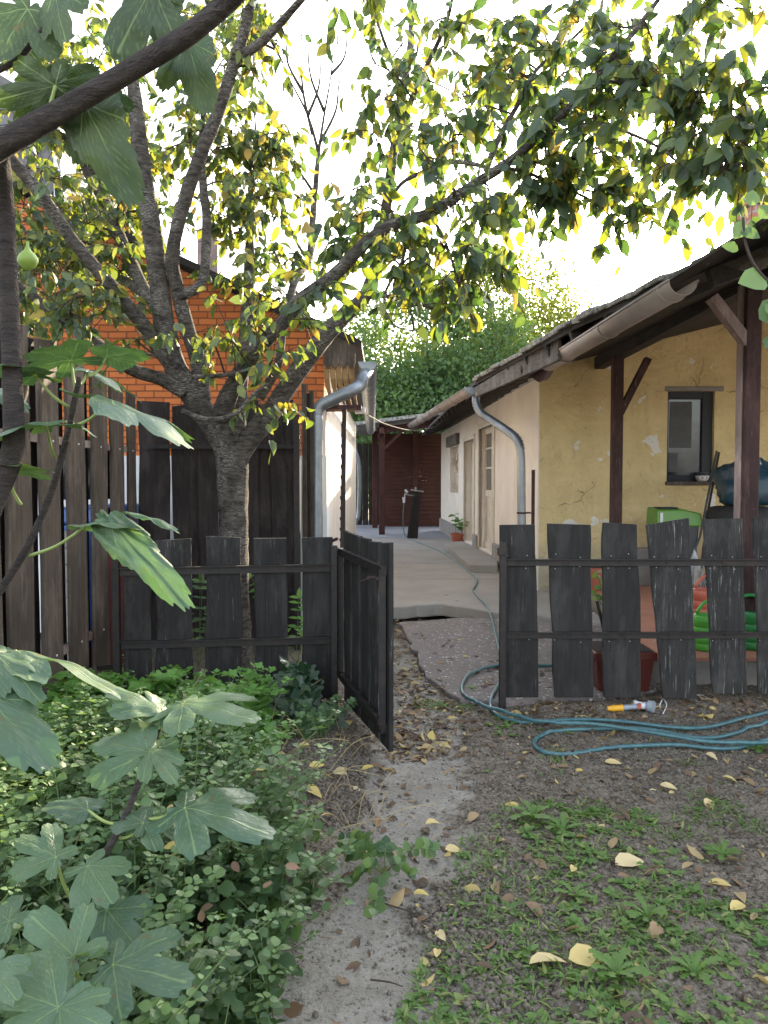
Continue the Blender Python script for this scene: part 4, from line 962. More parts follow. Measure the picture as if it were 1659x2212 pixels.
limb([(850, 330, 5.9), (900, 190, 5.8), (960, 60, 5.7), (980, -20, 5.6)], [12, 11, 9, 6])
limb([(870, 200, 6), (830, 90, 6), (795, -10, 6)], [9, 7, 5])
limb([(120, 470, 5), (60, 410, 5), (10, 330, 5)], [7, 5, 3])
trunk = MB()
for i, (pts_, rr) in enumerate(limbs): trunk.tube(pts_, rr, 14 if rr[0] > .03 else 8, lump=.16 if rr[0] > .03 else .08, seed=i)
o = trunk.build('trunk', M['bark'], plum, smooth=True)

random.seed(77)
clusters = [(random.uniform(-10, 640), random.uniform(-10, 620), random.uniform(5.6, 7.2)) for _ in range(36)] + [(random.uniform(-10, 330), random.uniform(20, 700), random.uniform(5.4, 6.8)) for _ in range(26)] + [(random.uniform(720, 1500), random.uniform(-10, 260), random.uniform(4.6, 6.2)) for _ in range(3)] + [(60, 240, 5.5), (110, 390, 5.3), (50, 450, 5.2), (120, 600, 5.4), (200, 560, 6), (60, 640, 5.2), (150, 300, 6), (230, 250, 6), (250, 60, 6), (150, 60, 6), (60, 130, 6), (200, 130, 6), (300, 150, 6), (350, 60, 6), (420, 120, 5.8), (250, 340, 6.2), (160, 440, 6), (330, 330, 6.2), (30, 330, 6), (90, 520, 5.8), (20, 560, 6), (170, 660, 5.2), (230, 690, 5.2), (90, 700, 5.2),
            (400, 250, 5.8), (460, 330, 5.6), (500, 430, 5.6), (460, 230, 5.4), (560, 180, 5), (600, 90, 5), (540, 100, 5), (520, 320, 5.7), (560, 300, 5.8), (600, 290, 5.8), (620, 350, 5.9), (640, 430, 5.9), (540, 560, 5.8), (480, 480, 5.8), (590, 470, 5.8), (630, 560, 6), (510, 620, 5.6), (580, 640, 5.6), (480, 400, 6), (560, 400, 6), (400, 460, 6.1), (420, 160, 6), (490, 120, 5.5), (350, 480, 6.2), (500, 530, 6),
            (500, 740, 4.9), (555, 730, 4.9), (590, 790, 4.9), (440, 720, 5), (370, 740, 5.0), (200, 640, 4.9), (180, 700, 4.9), (130, 680, 4.9), (550, 880, 5.0), (620, 690, 4.8), (680, 640, 4.8),
            (790, 130, 5.4), (800, 50, 5.8), (800, 200, 5.4), (860, 120, 5.9), (760, 410, 5), (770, 470, 4.9), (740, 540, 4.9), (790, 280, 5.5), (900, 170, 5.9), (930, 50, 5.7), (960, 110, 5.6), (1000, 50, 5.4), (1080, 50, 5), (1140, 80, 4.9), (1040, 150, 5), (1100, 170, 4.8), (960, 250, 4.9), (1000, 290, 4.7), (930, 310, 4.8), (1060, 240, 4.7), (1150, 190, 4.6), (1200, 110, 4.5), (1250, 50, 4.5), (1330, 50, 4.4), (1190, 240, 4.4), (1260, 150, 4.3), (1340, 120, 4.2), (1410, 90, 4.2), (1510, 20, 4), (1580, 20, 3.9), (1060, 90, 5.1), (1130, 130, 5.2), (1010, 210, 5.2), (890, 260, 5.4), (850, 230, 5.8),
            (1400, 200, 4), (1470, 190, 3.9), (1330, 215, 4.1), (1260, 290, 4.2), (1190, 310, 4.3), (1320, 300, 4.1), (1450, 240, 3.9), (1540, 200, 3.8), (1600, 190, 3.7), (1640, 280, 3.7), (1560, 270, 3.8), (1490, 290, 3.9), (1560, 350, 3.8), (1600, 400, 3.8), (1530, 330, 3.8), (1630, 340, 3.8), (1380, 150, 4.1), (1230, 210, 4.3), (1500, 230, 3.8), (1580, 310, 3.7), (1430, 160, 4),
            (960, 390, 4.7), (920, 470, 4.6), (880, 510, 4.7), (960, 540, 4.6), (1000, 480, 4.6), (1060, 460, 4.5), (1100, 410, 4.4), (1120, 480, 4.5), (1150, 400, 4.4), (1200, 380, 4.4), (1230, 420, 4.5), (1290, 420, 4.5), (1350, 420, 4.5), (1420, 390, 4.5), (1380, 480, 4.5), (1340, 490, 4.5), (1210, 460, 4.5), (1180, 340, 4.4), (1280, 360, 4.4),
            (880, 590, 4.7), (950, 610, 4.6), (1000, 620, 4.6), (1060, 590, 4.6), (1110, 600, 4.7), (900, 660, 4.8), (960, 680, 4.8), (850, 600, 4.8), (820, 540, 5), (860, 560, 4.8), (1040, 550, 4.6), (700, 500, 5), (840, 460, 4.8)]
allp = np.array([list(p) for pts_, rr in limbs for p in pts_[2:]])
tw = MB(); LP = []; LX = []; LN = []; LS = []
random.seed(21)
ldist = lambda: random.gauss(0, 1)
for (x, y, Y) in clusters:
    if 605 < x < 745 and 30 < y < 345: continue
    c = P(x, y, Y); cpx = 42
    near = allp[np.argmin(((allp - np.array(c)) ** 2).sum(1))]; a_ = Vector(near)
    mid = a_.lerp(c, .5) + Vector((ldist() * .05, ldist() * .05, .06))
    br = smoothpath([a_, mid, c], 4); tw.tube(br, rfit([.008, .003], 0, len(br)), 5, cap=False)
    dens = 9 if x < 650 else 7
    if y > 700 or (x > 680 and x < 850 and y < 500): dens = 7
    for k in range(dens):
        s_ = br[random.randint(len(br) // 2, len(br) - 1)]
        d = Vector((ldist(), ldist(), ldist() * .7 - .15)).normalized(); L = random.uniform(.14, .46)
        e = s_ + d * L; m_ = s_.lerp(e, .5) + Vector((0, 0, .03)); e.z -= .03
        tp = smoothpath([s_, m_, e], 3); tw.tube(tp, rfit([.0035, .0015], 0, len(tp)), 4, cap=False)
        for q in range(random.randint(4, 8)):
            t = random.uniform(.15, 1.0); i_ = min(int(t * (len(tp) - 1)), len(tp) - 2); p = tp[i_].lerp(tp[i_ + 1], t * (len(tp) - 1) - i_)
            ax = Vector((ldist() * .7, ldist() * .7, -1.0 + ldist() * .35)) + d * .5
            LP.append(p); LX.append(ax); LN.append((ldist(), ldist() - .6, ldist() * .6 + .4)); LS.append(random.uniform(.05, .118) if x < 650 else random.uniform(.06, .135))
print('plum leaves', len(LP))
tw.build('twigs', M['twig'], plum)
LSa = np.array(LS); rr_ = rng.random(len(LP)) ** np.where(np.array([p[0] for p in LP]) < -.5, 1.15, 2.0)  # left leaves weighted yellower: their sunlit glow is put into the tint
crown = mass('crown', OVN[0], OVN[1], LP, LX, LN, np.stack([LSa, LSa * rng.uniform(.75, 1.1, len(LP)), LSa * rng.uniform(-.5, 2.5, len(LP))], 1), M['leaf_plum'], plum, rnd=rr_)

# ------------------------------------------------------------------ trees behind the carport
def far_tree(name, label, c, rad, n, mat, leaf, seed, group=None):
    random.seed(seed); c = Vector(c); t = thing(name, (c.x, c.y, 0), label, 'tree', group)
    mb = MB(); mb.tube([(c.x, c.y, -.1), (c.x + .1, c.y, c.z * .4), (c.x, c.y, c.z)], [.22, .17, .08], 10)
    PP = []; 
    ncl = 110; cl = []
    for i in range(ncl):
        d = Vector((random.gauss(0, 1), random.gauss(0, 1), random.gauss(0, 1))).normalized() * (random.random() ** .4)
        q = c + Vector((d.x * rad[0], d.y * rad[1], d.z * rad[2])); q += Vector((noise.noise(q * .4), 0, noise.noise(q * .4 + Vector((5, 0, 0))))) * 1.0
        cl.append(q)
        if i % 4 == 0: mb.tube([(c.x, c.y, c.z * .5), c.lerp(q, .5) - Vector((0, 0, .3)), q], [.09, .05, .015], 5)
    mb.build('trunk', M['bark'], t, smooth=True)
    cl = np.array([list(q) for q in cl]); idx = rng.integers(0, ncl, n)
    pos = cl[idx] + rand_unit(n) * (rng.random(n)[:, None] ** .6) * rad[2] * .26 * np.array([1.2, 1.2, .9])
    ax = rand_unit(n) + np.array([0, 0, -.5]); nn = rand_unit(n) + np.array([0, 0, .5])
    s = rng.uniform(.6, 1.2, n) * leaf
    clr = rng.random(ncl)
    mass('crown', SM[0], SM[1], pos, ax, nn, s, mat, t, rnd=np.clip(clr[idx] * .6 + rng.random(n) * .4, 0, 1), smooth=False)
    return t
far_tree('garden_tree', 'big shady green tree rising behind the carport roof', (1.6, 27, 4.1), (4.3, 2.5, 4.1), 40000, M['leaf_far'], .17, 1)
far_tree('walnut_tree', 'tall tree with yellow sunlit top above the low house roof', (5.2, 33, 6.0), (4.6, 2.6, 5.2), 38000, M['leaf_yellow'], .19, 2)
far_tree('garden_tree', 'bluish green tree behind the left eave gutter', (-1.0, 30, 4.2), (2.8, 2.2, 4.0), 22000, M['leaf_far'], .17, 3)

# ------------------------------------------------------------------ fig: big lobed leaves
def fig_leaf_mesh(seed, lobes=5, deep=.5):
    rs = random.Random(seed)
    angs = {5: [0, R(52), R(-52), R(118), R(-118)], 3: [0, R(62), R(-62)]}[lobes]
    lens = {5: [1.0, .86, .86, .5, .5], 3: [1.0, .72, .72]}[lobes]
    lens = [l * rs.uniform(.92, 1.08) for l in lens]; angs = [a + rs.uniform(-.08, .08) for a in angs]
    na = 180; nr = 22; V = [(0, 0, 0)]; vein = [1.0]; Fs = []
    def rad(a):
        best = .22
        for A, Ln in zip(angs, lens):
            d = (a - A + math.pi) % (2 * math.pi) - math.pi
            if abs(d) < 1.2:
                wv = .46 if lobes == 5 else .75
                q = abs(d) / wv
                val = Ln * (1 - deep * min(1, q ** 2.6)) if q < 1 else Ln * (1 - deep) * max(0, 1 - (q - 1) * 1.2)
                best = max(best, val)
        best *= 1 + .025 * math.sin(a * 37 + seed) + .02 * math.sin(a * 23)
        back = abs((a - math.pi + math.pi) % (2 * math.pi) - math.pi)
        if abs(abs(a) - math.pi) < .35: best *= .35 + .65 * abs(abs(a) - math.pi) / .35
        return best
    bend = rs.uniform(.10, .35); cup = rs.uniform(-.1, .2); tw_ = rs.uniform(-.25, .25)
    for i in range(na):
        a = -math.pi + 2 * math.pi * i / na; ra = rad(a)
        for j in range(1, nr + 1):
            r = ra * j / nr; x = r * math.cos(a); y = r * math.sin(a)
            vv = 0.0; ridge = 0.0
            for A, Ln in zip(angs, lens):
                ux, uy = math.cos(A), math.sin(A); s = x * ux + y * uy; d = abs(-x * uy + y * ux)
                if s > 0:
                    wv = .006 * (1 - .8 * s)
                    if d < wv + .003 and s < Ln * .95: vv = max(vv, .8)
                    if d < .25 and s > .12:
                        t = (s - d * 1.1) * 8.5; ft = abs(t - round(t))
                        if ft < .07 and s < Ln: vv = max(vv, .28)
                    ridge = max(ridge, math.exp(-(d / .07) ** 2) * min(1, s * 3))
            z = -bend * (x * x) * .9 - bend * .7 * y * y + cup * abs(y) * .4 + tw_ * x * y - ridge * .008 + .02 * math.sin(9 * a + seed) * (r / max(ra, .01)) ** 2
            z += .012 * math.sin(14 * r)
            V.append((x, y, z)); vein.append(vv)
    idx = lambda i, j: 1 + (i % na) * nr + (j - 1)
    for i in range(na):
        Fs.append((0, idx(i, 1), idx(i + 1, 1)))
        for j in range(1, nr): Fs.append((idx(i, j), idx(i, j + 1), idx(i + 1, j + 1), idx(i + 1, j)))
    return V, Fs, vein
FIGS = [fig_leaf_mesh(1, 5, .50), fig_leaf_mesh(2, 5, .54), fig_leaf_mesh(3, 5, .42), fig_leaf_mesh(4, 3, .32), fig_leaf_mesh(5, 5, .52)]
def fig_leaf(parent, J, T, nrm, kind, stem=None, wid=1.0, lab=None):
    """J junction (x,y,Y), T tip of the middle lobe (x,y,Y)"""
    V, Fs, vein = FIGS[kind]; Lw = (P(T[0], T[1], J[2]) - P(*J)).length; J = P(*J); T = P(*T); X = T - J; L = X.length; X.normalize(); n = Vector(nrm); Lw = min(L, Lw * 1.1)
    if parent.name.startswith('fig_sapling'): L *= .9; Lw *= .88
    Y_ = n.cross(X).normalized(); Z = X.cross(Y_); off = root_loc(parent)
    me = bpy.data.meshes.new('leaf'); vs = [tuple(J + X * (v[0] * L) + Y_ * (v[1] * Lw * wid) + Z * (v[2] * Lw) - off) for v in V]
    me.from_pydata(vs, [], Fs); me.polygons.foreach_set('use_smooth', [True] * len(Fs))
    a = me.attributes.new('vein', 'FLOAT', 'POINT'); a.data.foreach_set('value', vein)
    r = random.random(); a = me.attributes.new('rnd', 'FLOAT', 'POINT'); a.data.foreach_set('value', [r] * len(vs))
    me.materials.append(M['leaf_fig_shaded'] if parent.name.startswith('fig_tree') else M['leaf_fig']); me.update(); o = bpy.data.objects.new('leaf', me); COL.objects.link(o); o.parent = parent
    if lab: o['label'] = lab
    if stem is not None:
        S = P(*stem); mid = S.lerp(J, .5) + Vector((0, 0, -.01)); pts_ = smoothpath([S, mid, J], 4)
        MB().tube(pts_, rfit([.0045, .003], 0, len(pts_)), 7).build('petiole', M['petiole'], o, smooth=True)
    return o
random.seed(4)
UPN = (0, -.45, 1); FRN = (0, -1, .7)
# upper sapling
fs1 = thing('fig_shoot', G(-60, 2150), 'slim fig shoot with long leaf stalks reaching up in front of the picket fence', 'plant')
st1 = smoothpath([P(-150, 1480, 1.9), P(-60, 1350, 1.9), P(0, 1275, 1.9), P(60, 1180, 1.9), P(112, 1060, 1.9), P(143, 950, 1.9), P(158, 880, 1.9), P(172, 815, 1.9)], 5)
base = Vector((-1.3, 1.9, 0)); st1 = [base] + st1
MB().tube(st1, rfit([.012, .011, .009, .008, .006], 0, len(st1)), 10).build('stem', M['figbark'], fs1, smooth=True)
fig_leaf(fs1, (154, 780, 1.9), (60, 722, 1.75), (-.2, .75, .8), 2, (165, 850, 1.9))
fig_leaf(fs1, (76, 811, 1.85), (-15, 762, 1.7), (0, .5, 1), 1, (150, 880, 1.9))
fig_leaf(fs1, (236, 866, 1.85), (440, 905, 1.7), (0, .28, 1), 2, (158, 922, 1.9), wid=.7)
fig_leaf(fs1, (190, 800, 2.0), (310, 832, 2.05), (0, -.1, 1), 4, (172, 830, 1.9), wid=.7)
fig_leaf(fs1, (231, 772, 1.95), (330, 742, 1.9), (.3, .5, 1), 3, (192, 812, 1.9), wid=.6)
fig_leaf(fs1, (100, 918, 1.8), (-30, 905, 1.65), (0, .35, 1), 2, (118, 988, 1.9))
fig_leaf(fs1, (150, 912, 2.0), (216, 930, 2.05), (0, -.1, 1), 3, (143, 945, 1.9), wid=.7)
fig_leaf(fs1, (12, 1014, 1.8), (110, 985, 1.75), (0, .3, 1), 4, (45, 1090, 1.85), wid=.7)
fig_leaf(fs1, (183, 1138, 1.75), (300, 1107, 1.72), (0, .25, 1), 3, (65, 1200, 1.9), wid=.55)
fig_leaf(fs1, (240, 1130, 1.74), (404, 1278, 1.60), (-.35, -.6, 1), 3, None, wid=.27)
fig_leaf(fs1, (290, 1110, 1.73), (395, 1120, 1.7), (0, .3, 1), 3, None, wid=.35)
fig_leaf(fs1, (35, 1406, 1.8), (250, 1420, 1.68), (0, .25, 1), 4, (-60, 1400, 1.85), wid=.55)
fig_leaf(fs1, (-15, 1412, 1.7), (100, 1480, 1.6), (.2, -.3, 1), 2, None, wid=.6)
fig_leaf(fs1, (-40, 1500, 1.6), (125, 1612, 1.5), (.3, -.35, 1), 3, None, wid=.55)
fig_leaf(fs1, (-30, 830, 1.9), (66, 862, 1.85), (0, .0, 1), 3, None, wid=.6)
# lower sapling
fs2 = thing('fig_sapling', (-.95, 1.75, 0), 'young fig sapling with broad grey green lobed leaves over the lemon balm', 'plant')
st2 = smoothpath([Vector((-.85, 1.62, .0)), P(110, 2195, 1.6), P(170, 2050, 1.65), P(200, 1900, 1.7), P(258, 1790, 1.78), P(305, 1680, 1.85), P(338, 1590, 1.9), P(352, 1540, 1.92)], 5)
MB().tube(st2, rfit([.011, .010, .009, .007, .006], 0, len(st2)), 10).build('stem', M['figbark'], fs2, smooth=True)
fig_leaf(fs2, (395, 1521, 1.9), (545, 1526, 1.75), (0, -.22, 1), 1, (352, 1580, 1.9), wid=1.0)
fig_leaf(fs2, (345, 1536, 1.9), (235, 1458, 1.95), (.3, -.2, 1), 1, (342, 1575, 1.9), wid=.7)
fig_leaf(fs2, (320, 1626, 1.78), (185, 1575, 1.82), (0, -.55, 1), 0, (318, 1665, 1.85), wid=1.0)
fig_leaf(fs2, (325, 1622, 1.77), (372, 1680, 1.60), (0, -.75, 1), 4, None, wid=.9)
fig_leaf(fs2, (400, 1746, 1.7), (585, 1775, 1.62), (0, -.3, 1), 1, (285, 1770, 1.8), wid=.85)
fig_leaf(fs2, (310, 1778, 1.75), (250, 1730, 1.85), (0, -.5, 1), 0, (258, 1812, 1.78), wid=.9)
fig_leaf(fs2, (312, 1780, 1.75), (415, 1800, 1.68), (0, -.35, 1), 4, None, wid=.6)
fig_leaf(fs2, (120, 1851, 1.65), (25, 1792, 1.65), (0, -.5, 1), 0, (152, 1940, 1.7), wid=1.0)
fig_leaf(fs2, (190, 1871, 1.65), (250, 1940, 1.55), (0, -.6, 1), 2, (195, 1905, 1.7), wid=1.1)
fig_leaf(fs2, (160, 2066, 1.45), (62, 1960, 1.48), (0, -.8, 1), 1, (172, 2120, 1.6), wid=1.05)
fig_leaf(fs2, (245, 2084, 1.45), (400, 2110, 1.38), (0, -.55, 1), 1, (185, 2125, 1.6), wid=.95)
fig_leaf(fs2, (125, 2176, 1.3), (-30, 2110, 1.3), (0, -.7, 1), 0, (170, 2160, 1.5), wid=1.0)
fig_leaf(fs2, (130, 2178, 1.3), (225, 2215, 1.22), (0, -.7, 1), 4, None, wid=1.0)
fig_leaf(fs2, (20, 1990, 1.55), (-50, 1940, 1.6), (0, -.6, 1), 2, None)
fig_leaf(fs2, (230, 1965, 1.62), (310, 2040, 1.55), (0, -.6, 1), 2, None)
fig_leaf(fs2, (-20, 2090, 1.3), (40, 2150, 1.22), (0, -.7, 1), 2, None)
fig_leaf(fs2, (190, 1750, 1.9), (75, 1712, 1.95), (0, -.3, 1), 3, (262, 1782, 1.8), wid=.6)
# older tree: trunk at the left edge + overhead branch
ft = thing('fig_tree', (-.95, 1.8, 0), 'old fig tree at the left edge with one thick bough crossing overhead', 'tree')
mb = MB()
tp_ = smoothpath([Vector((-1.25, 1.75, 0)), P(-60, 1250, 1.75), P(-5, 1070, 1.75), P(25, 985, 1.75), P(30, 920, 1.75), P(26, 800, 1.75), P(20, 650, 1.75), P(10, 450, 1.72), P(-5, 330, 1.6)], 6)
mb.tube(tp_, rfit([.030, .026, .023, .025, .022, .021, .020, .020, .022], 0, len(tp_)), 14, lump=.06)
bo = smoothpath([P(-140, 400, 1.45), P(0, 315, 1.35), P(130, 240, 1.3), P(260, 165, 1.25), P(350, 110, 1.2), P(420, 65, 1.15), P(500, -5, 1.1), P(560, -70, 1.05)], 6)
mb.tube(bo, rfit([.024, .022, .018, .016, .0155, .0145, .014, .013], 0, len(bo)), 14, lump=.05)
b2 = smoothpath([P(-20, 160, 1.3), P(40, 128, 1.3), P(80, 80, 1.3), P(115, 40, 1.3), P(148, -10, 1.3)], 5); mb.tube(b2, .005, 8)
mb.build('trunk', M['figbark'], ft, smooth=True)
D = (0, -1, .15)
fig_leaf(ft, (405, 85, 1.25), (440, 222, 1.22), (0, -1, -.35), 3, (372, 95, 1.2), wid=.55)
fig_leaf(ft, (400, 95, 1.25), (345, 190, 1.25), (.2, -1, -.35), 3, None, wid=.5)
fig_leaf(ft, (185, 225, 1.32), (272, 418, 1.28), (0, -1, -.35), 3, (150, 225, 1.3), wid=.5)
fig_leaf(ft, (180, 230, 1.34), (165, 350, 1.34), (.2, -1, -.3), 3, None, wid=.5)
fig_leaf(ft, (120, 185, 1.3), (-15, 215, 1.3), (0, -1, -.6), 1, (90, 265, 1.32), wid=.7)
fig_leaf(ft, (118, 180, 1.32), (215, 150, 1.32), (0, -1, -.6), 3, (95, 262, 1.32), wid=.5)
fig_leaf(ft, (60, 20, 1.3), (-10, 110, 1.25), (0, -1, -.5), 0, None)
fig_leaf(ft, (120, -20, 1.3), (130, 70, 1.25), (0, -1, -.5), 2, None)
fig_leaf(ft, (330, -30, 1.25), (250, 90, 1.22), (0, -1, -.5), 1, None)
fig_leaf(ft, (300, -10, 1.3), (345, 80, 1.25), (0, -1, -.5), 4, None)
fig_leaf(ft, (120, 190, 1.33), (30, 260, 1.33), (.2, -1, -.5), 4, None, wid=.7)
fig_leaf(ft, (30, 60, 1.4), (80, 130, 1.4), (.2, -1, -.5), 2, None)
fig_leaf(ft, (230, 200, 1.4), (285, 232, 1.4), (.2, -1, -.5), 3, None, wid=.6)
fc = P(60, 560, 1.6); mb = MB(); prof = [(.001, -.024)] + [(.022 * math.sin(math.pi * (k / 10)) ** .8 * (1.0 - .15 * k / 10), -.024 + .046 * k / 10) for k in range(1, 10)] + [(.003, .026), (.003, .036)]
mb.lathe(prof, fc, 18); o = mb.build('fig_fruit', plain('unripe fig skin', (.20, .30, .05), .5, scale=20, bstr=.05), ft, smooth=True)
# spray of leaves entering from the right edge
rs_ = thing('climbing_shoot', P(1700, 700, 3.2), 'thin twig with rounded grey green leaves hanging in at the right edge', 'plant')
tp_ = smoothpath([P(1605, 470, 3.2), P(1612, 530, 3.2), P(1635, 580, 3.2), P(1680, 625, 3.2), P(1760, 680, 3.2)], 5)
MB().tube(tp_, .006, 7).build('stem', M['twig'], rs_, smooth=True)
pz = []; axx = []; nnn = []; szz = []
for x, y, ax_, s in [(1612, 480, (-.3, 0, -.4), .08), (1600, 500, (.5, -.2, -.2), .08), (1640, 470, (.4, 0, .3), .08), (1655, 605, (-1, -.3, -.1), .13), (1640, 690, (.8, -.4, .5), .13), (1650, 730, (.5, -.3, -.5), .11), (1595, 540, (-.6, 0, .2), .07), (1620, 445, (.2, 0, .8), .07), (1660, 650, (.4, -.4, -.8), .12), (1665, 560, (.5, 0, .5), .10), (1690, 690, (.5, 0, .5), .12)]:
    pz.append(P(x, y, 3.2)); axx.append(ax_); nnn.append((.1, -1, .5)); szz.append((s, s * 1.35, s))
mass('foliage', OV[0], OV[1], pz, axx, nnn, szz, M['leaf_balm'], rs_)
# ------------------------------------------------------------------ ground cover
def inpoly(x, y, poly):
    c = False; n = len(poly)
    for i in range(n):
        x1, y1 = poly[i]; x2, y2 = poly[(i + 1) % n]
        if (y1 > y) != (y2 > y) and x < (x2 - x1) * (y - y1) / (y2 - y1) + x1: c = not c
    return c
def edged(x, y, poly):
    best = 9
    for i in range(len(poly)):
        x1, y1 = poly[i]; x2, y2 = poly[(i + 1) % len(poly)]; dx, dy = x2 - x1, y2 - y1
        t = max(0, min(1, ((x - x1) * dx + (y - y1) * dy) / (dx * dx + dy * dy))); best = min(best, math.hypot(x - x1 - dx * t, y - y1 - dy * t))
    return best
def stems(name, poly, n, hmax, node, leafsz, tpl, mat, seed, label=None, edge=.25, spread=.10, tip=True, droop=-.15):
    random.seed(seed); xs = [p[0] for p in poly]; ys = [p[1] for p in poly]; PP = []; AX = []; NN = []; SZ_ = []; RN = []; sm = MB(); k = 0
    while k < n:
        x = random.uniform(min(xs), max(xs)); y = random.uniform(min(ys), max(ys))
        if not inpoly(x, y, poly): continue
        k += 1
        h = hmax * (.45 + .55 * min(1, edged(x, y, poly) / edge)) * random.uniform(.65, 1.1) * (1 + .75 * noise.noise(Vector((x * 3.2, y * 3.2, seed))))
        z0 = gz(x, y); lean = Vector((random.gauss(0, spread) + .04, random.gauss(0, spread) - .03, 0))
        top = Vector((x, y, z0 + h)) + lean * (h / .3); b = Vector((x, y, z0 - .01)); m_ = b.lerp(top, .55) - lean * .3
        if y > .8: sm.tube([b, m_, top], [.0022, .002, .0012], 4, cap=False)
        a0 = random.uniform(0, 6.28); nn_ = max(3, int(h / node)); rb = random.random(); fsz = random.uniform(.55, 1.3)
        for i in range(nn_):
            t = (i + 1) / nn_; p = b.lerp(m_, t / .55) if t < .55 else m_.lerp(top, (t - .55) / .45)
            s = fsz * leafsz * (1.05 - .5 * t ** 3) * random.uniform(.7, 1.2); a1 = a0 + (i % 2) * 1.57 + random.uniform(-.4, .4)
            for sgn in ((0, math.pi) if t < .98 else (0, math.pi, 1.5, -1.5)):
                ax = Vector((math.cos(a1 + sgn), math.sin(a1 + sgn), droop + random.gauss(0, .25) + .35 * t)); PP.append(p + ax * .006)
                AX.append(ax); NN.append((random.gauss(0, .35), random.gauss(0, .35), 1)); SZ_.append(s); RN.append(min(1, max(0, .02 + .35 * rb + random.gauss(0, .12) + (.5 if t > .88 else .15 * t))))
    stem_o = None
    o = mass(name, tpl[0], tpl[1], PP, AX, NN, np.array(SZ_), mat, rnd=np.array(RN)); tag(o, label, None, kind='stuff')
    s_o = sm.build('plant_stems', M['greenstem'], o)
    print(name, len(PP)); return o
BAL = ovate(.42, .08, .18)
pb = [(G(x, y).x, G(x, y).y) for x, y in [(-300, 1750), (60, 1690), (300, 1640), (460, 1660), (540, 1720), (620, 1830), (690, 1930), (665, 2030), (625, 2130), (590, 2260), (540, 2500), (450, 3400), (-2200, 3400), (-1500, 2000)]]
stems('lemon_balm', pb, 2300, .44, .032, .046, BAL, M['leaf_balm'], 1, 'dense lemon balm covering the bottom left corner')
pcel = [(G(x, y).x, G(x, y).y) for x, y in [(-200, 1800), (40, 1640), (60, 1560), (180, 1515), (330, 1512), (460, 1545), (540, 1560), (600, 1630), (560, 1700), (400, 1760), (150, 1790), (-100, 1900)]]
stems('celandine', pcel, 700, .25, .05, .10, LB, M['leaf_bright'], 2, 'bright green lobed celandine along the foot of the picket fence', spread=.13)
# ivy clump
iv = thing('ivy_plant', G(620, 1560), 'dark green ivy clump climbing the foot of the short black fence', 'plant')
random.seed(31); PP = []; AX = []; NN = []; SZ_ = []
ivl = lobed(5, .5)
for k in range(520):
    x = random.gauss(618, 38); y0_ = random.uniform(1520, 1590); Y = G(x, y0_).y
    hgt = max(.03, .26 * math.exp(-((x - 640) / 55) ** 2) * (1 if Y > 4.4 else .6) + .07) * random.uniform(.2, 1)
    q = G(x, y0_); PP.append((q.x, min(q.y, 4.72), hgt)); AX.append((random.gauss(0, .6), -.5 + random.gauss(0, .4), -.5 + random.gauss(0, .4))); NN.append((random.gauss(0, .3), -.8, .7)); SZ_.append(random.uniform(.05, .095))
mass('foliage', ivl[0], ivl[1], PP, AX, NN, SZ_, M['leaf_ivy'], iv)
# ash-like seedlings behind the short fence, lemon balm sprig by the gate, tufts
def seedling(name, label, x, y, h, nst, leaf, tpl, mat, seed, pinn=True, z=0.0, cat='plant', group=None, spread=.12):
    random.seed(seed); b = G(x, y, z); t = thing(name, b, label, cat, group); sm = MB(); PP = []; AX = []; NN = []; SS = []
    for i in range(nst):
        tip = b + Vector((random.gauss(0, spread), random.gauss(0, spread), h * random.uniform(.6, 1))); m_ = b.lerp(tip, .5) + Vector((0, 0, .04)); pp = smoothpath([b, m_, tip], 4); sm.tube(pp, rfit([.003, .0015], 0, len(pp)), 5, cap=False)
        d = (tip - b).normalized(); side = d.cross(Vector((0, 1, 0))).normalized()
        for k in range(3, len(pp)):
            for s_ in (-1, 1): PP.append(pp[k]); AX.append(side * s_ + d * .3 + Vector((0, random.gauss(0, .3), -.1))); NN.append((random.gauss(0, .3), -.6, .8)); SS.append(leaf * random.uniform(.7, 1.1))
        PP.append(tip); AX.append(d); NN.append((0, -.6, .8)); SS.append(leaf)
    sm.build('stem', M['greenstem'], t); mass('foliage', tpl[0], tpl[1], PP, AX, NN, SS, mat, t); return t
NAR = ovate(.2, .06, .15)
seedling('ash_seedling', 'feathery leaved seedling in the gap left of the tree trunk', 430, 1440, .75, 7, .075, NAR, M['leaf_balm'], 1)
seedling('ash_seedling', 'taller feathery seedling between the two right boards of the short fence', 640, 1440, .72, 6, .085, NAR, M['leaf_bright'], 2)
seedling('balm_sprig', 'pale green lemon balm sprig leaning on the soil beside the gate', 690, 1610, .22, 10, .038, BAL, M['leaf_balm'], 3, spread=.13)
seedling('balm_sprig', 'low lemon balm sprig trailing across the middle of the dirt path', 830, 1890, .10, 8, .045, BAL, M['leaf_balm'], 4, spread=.13)
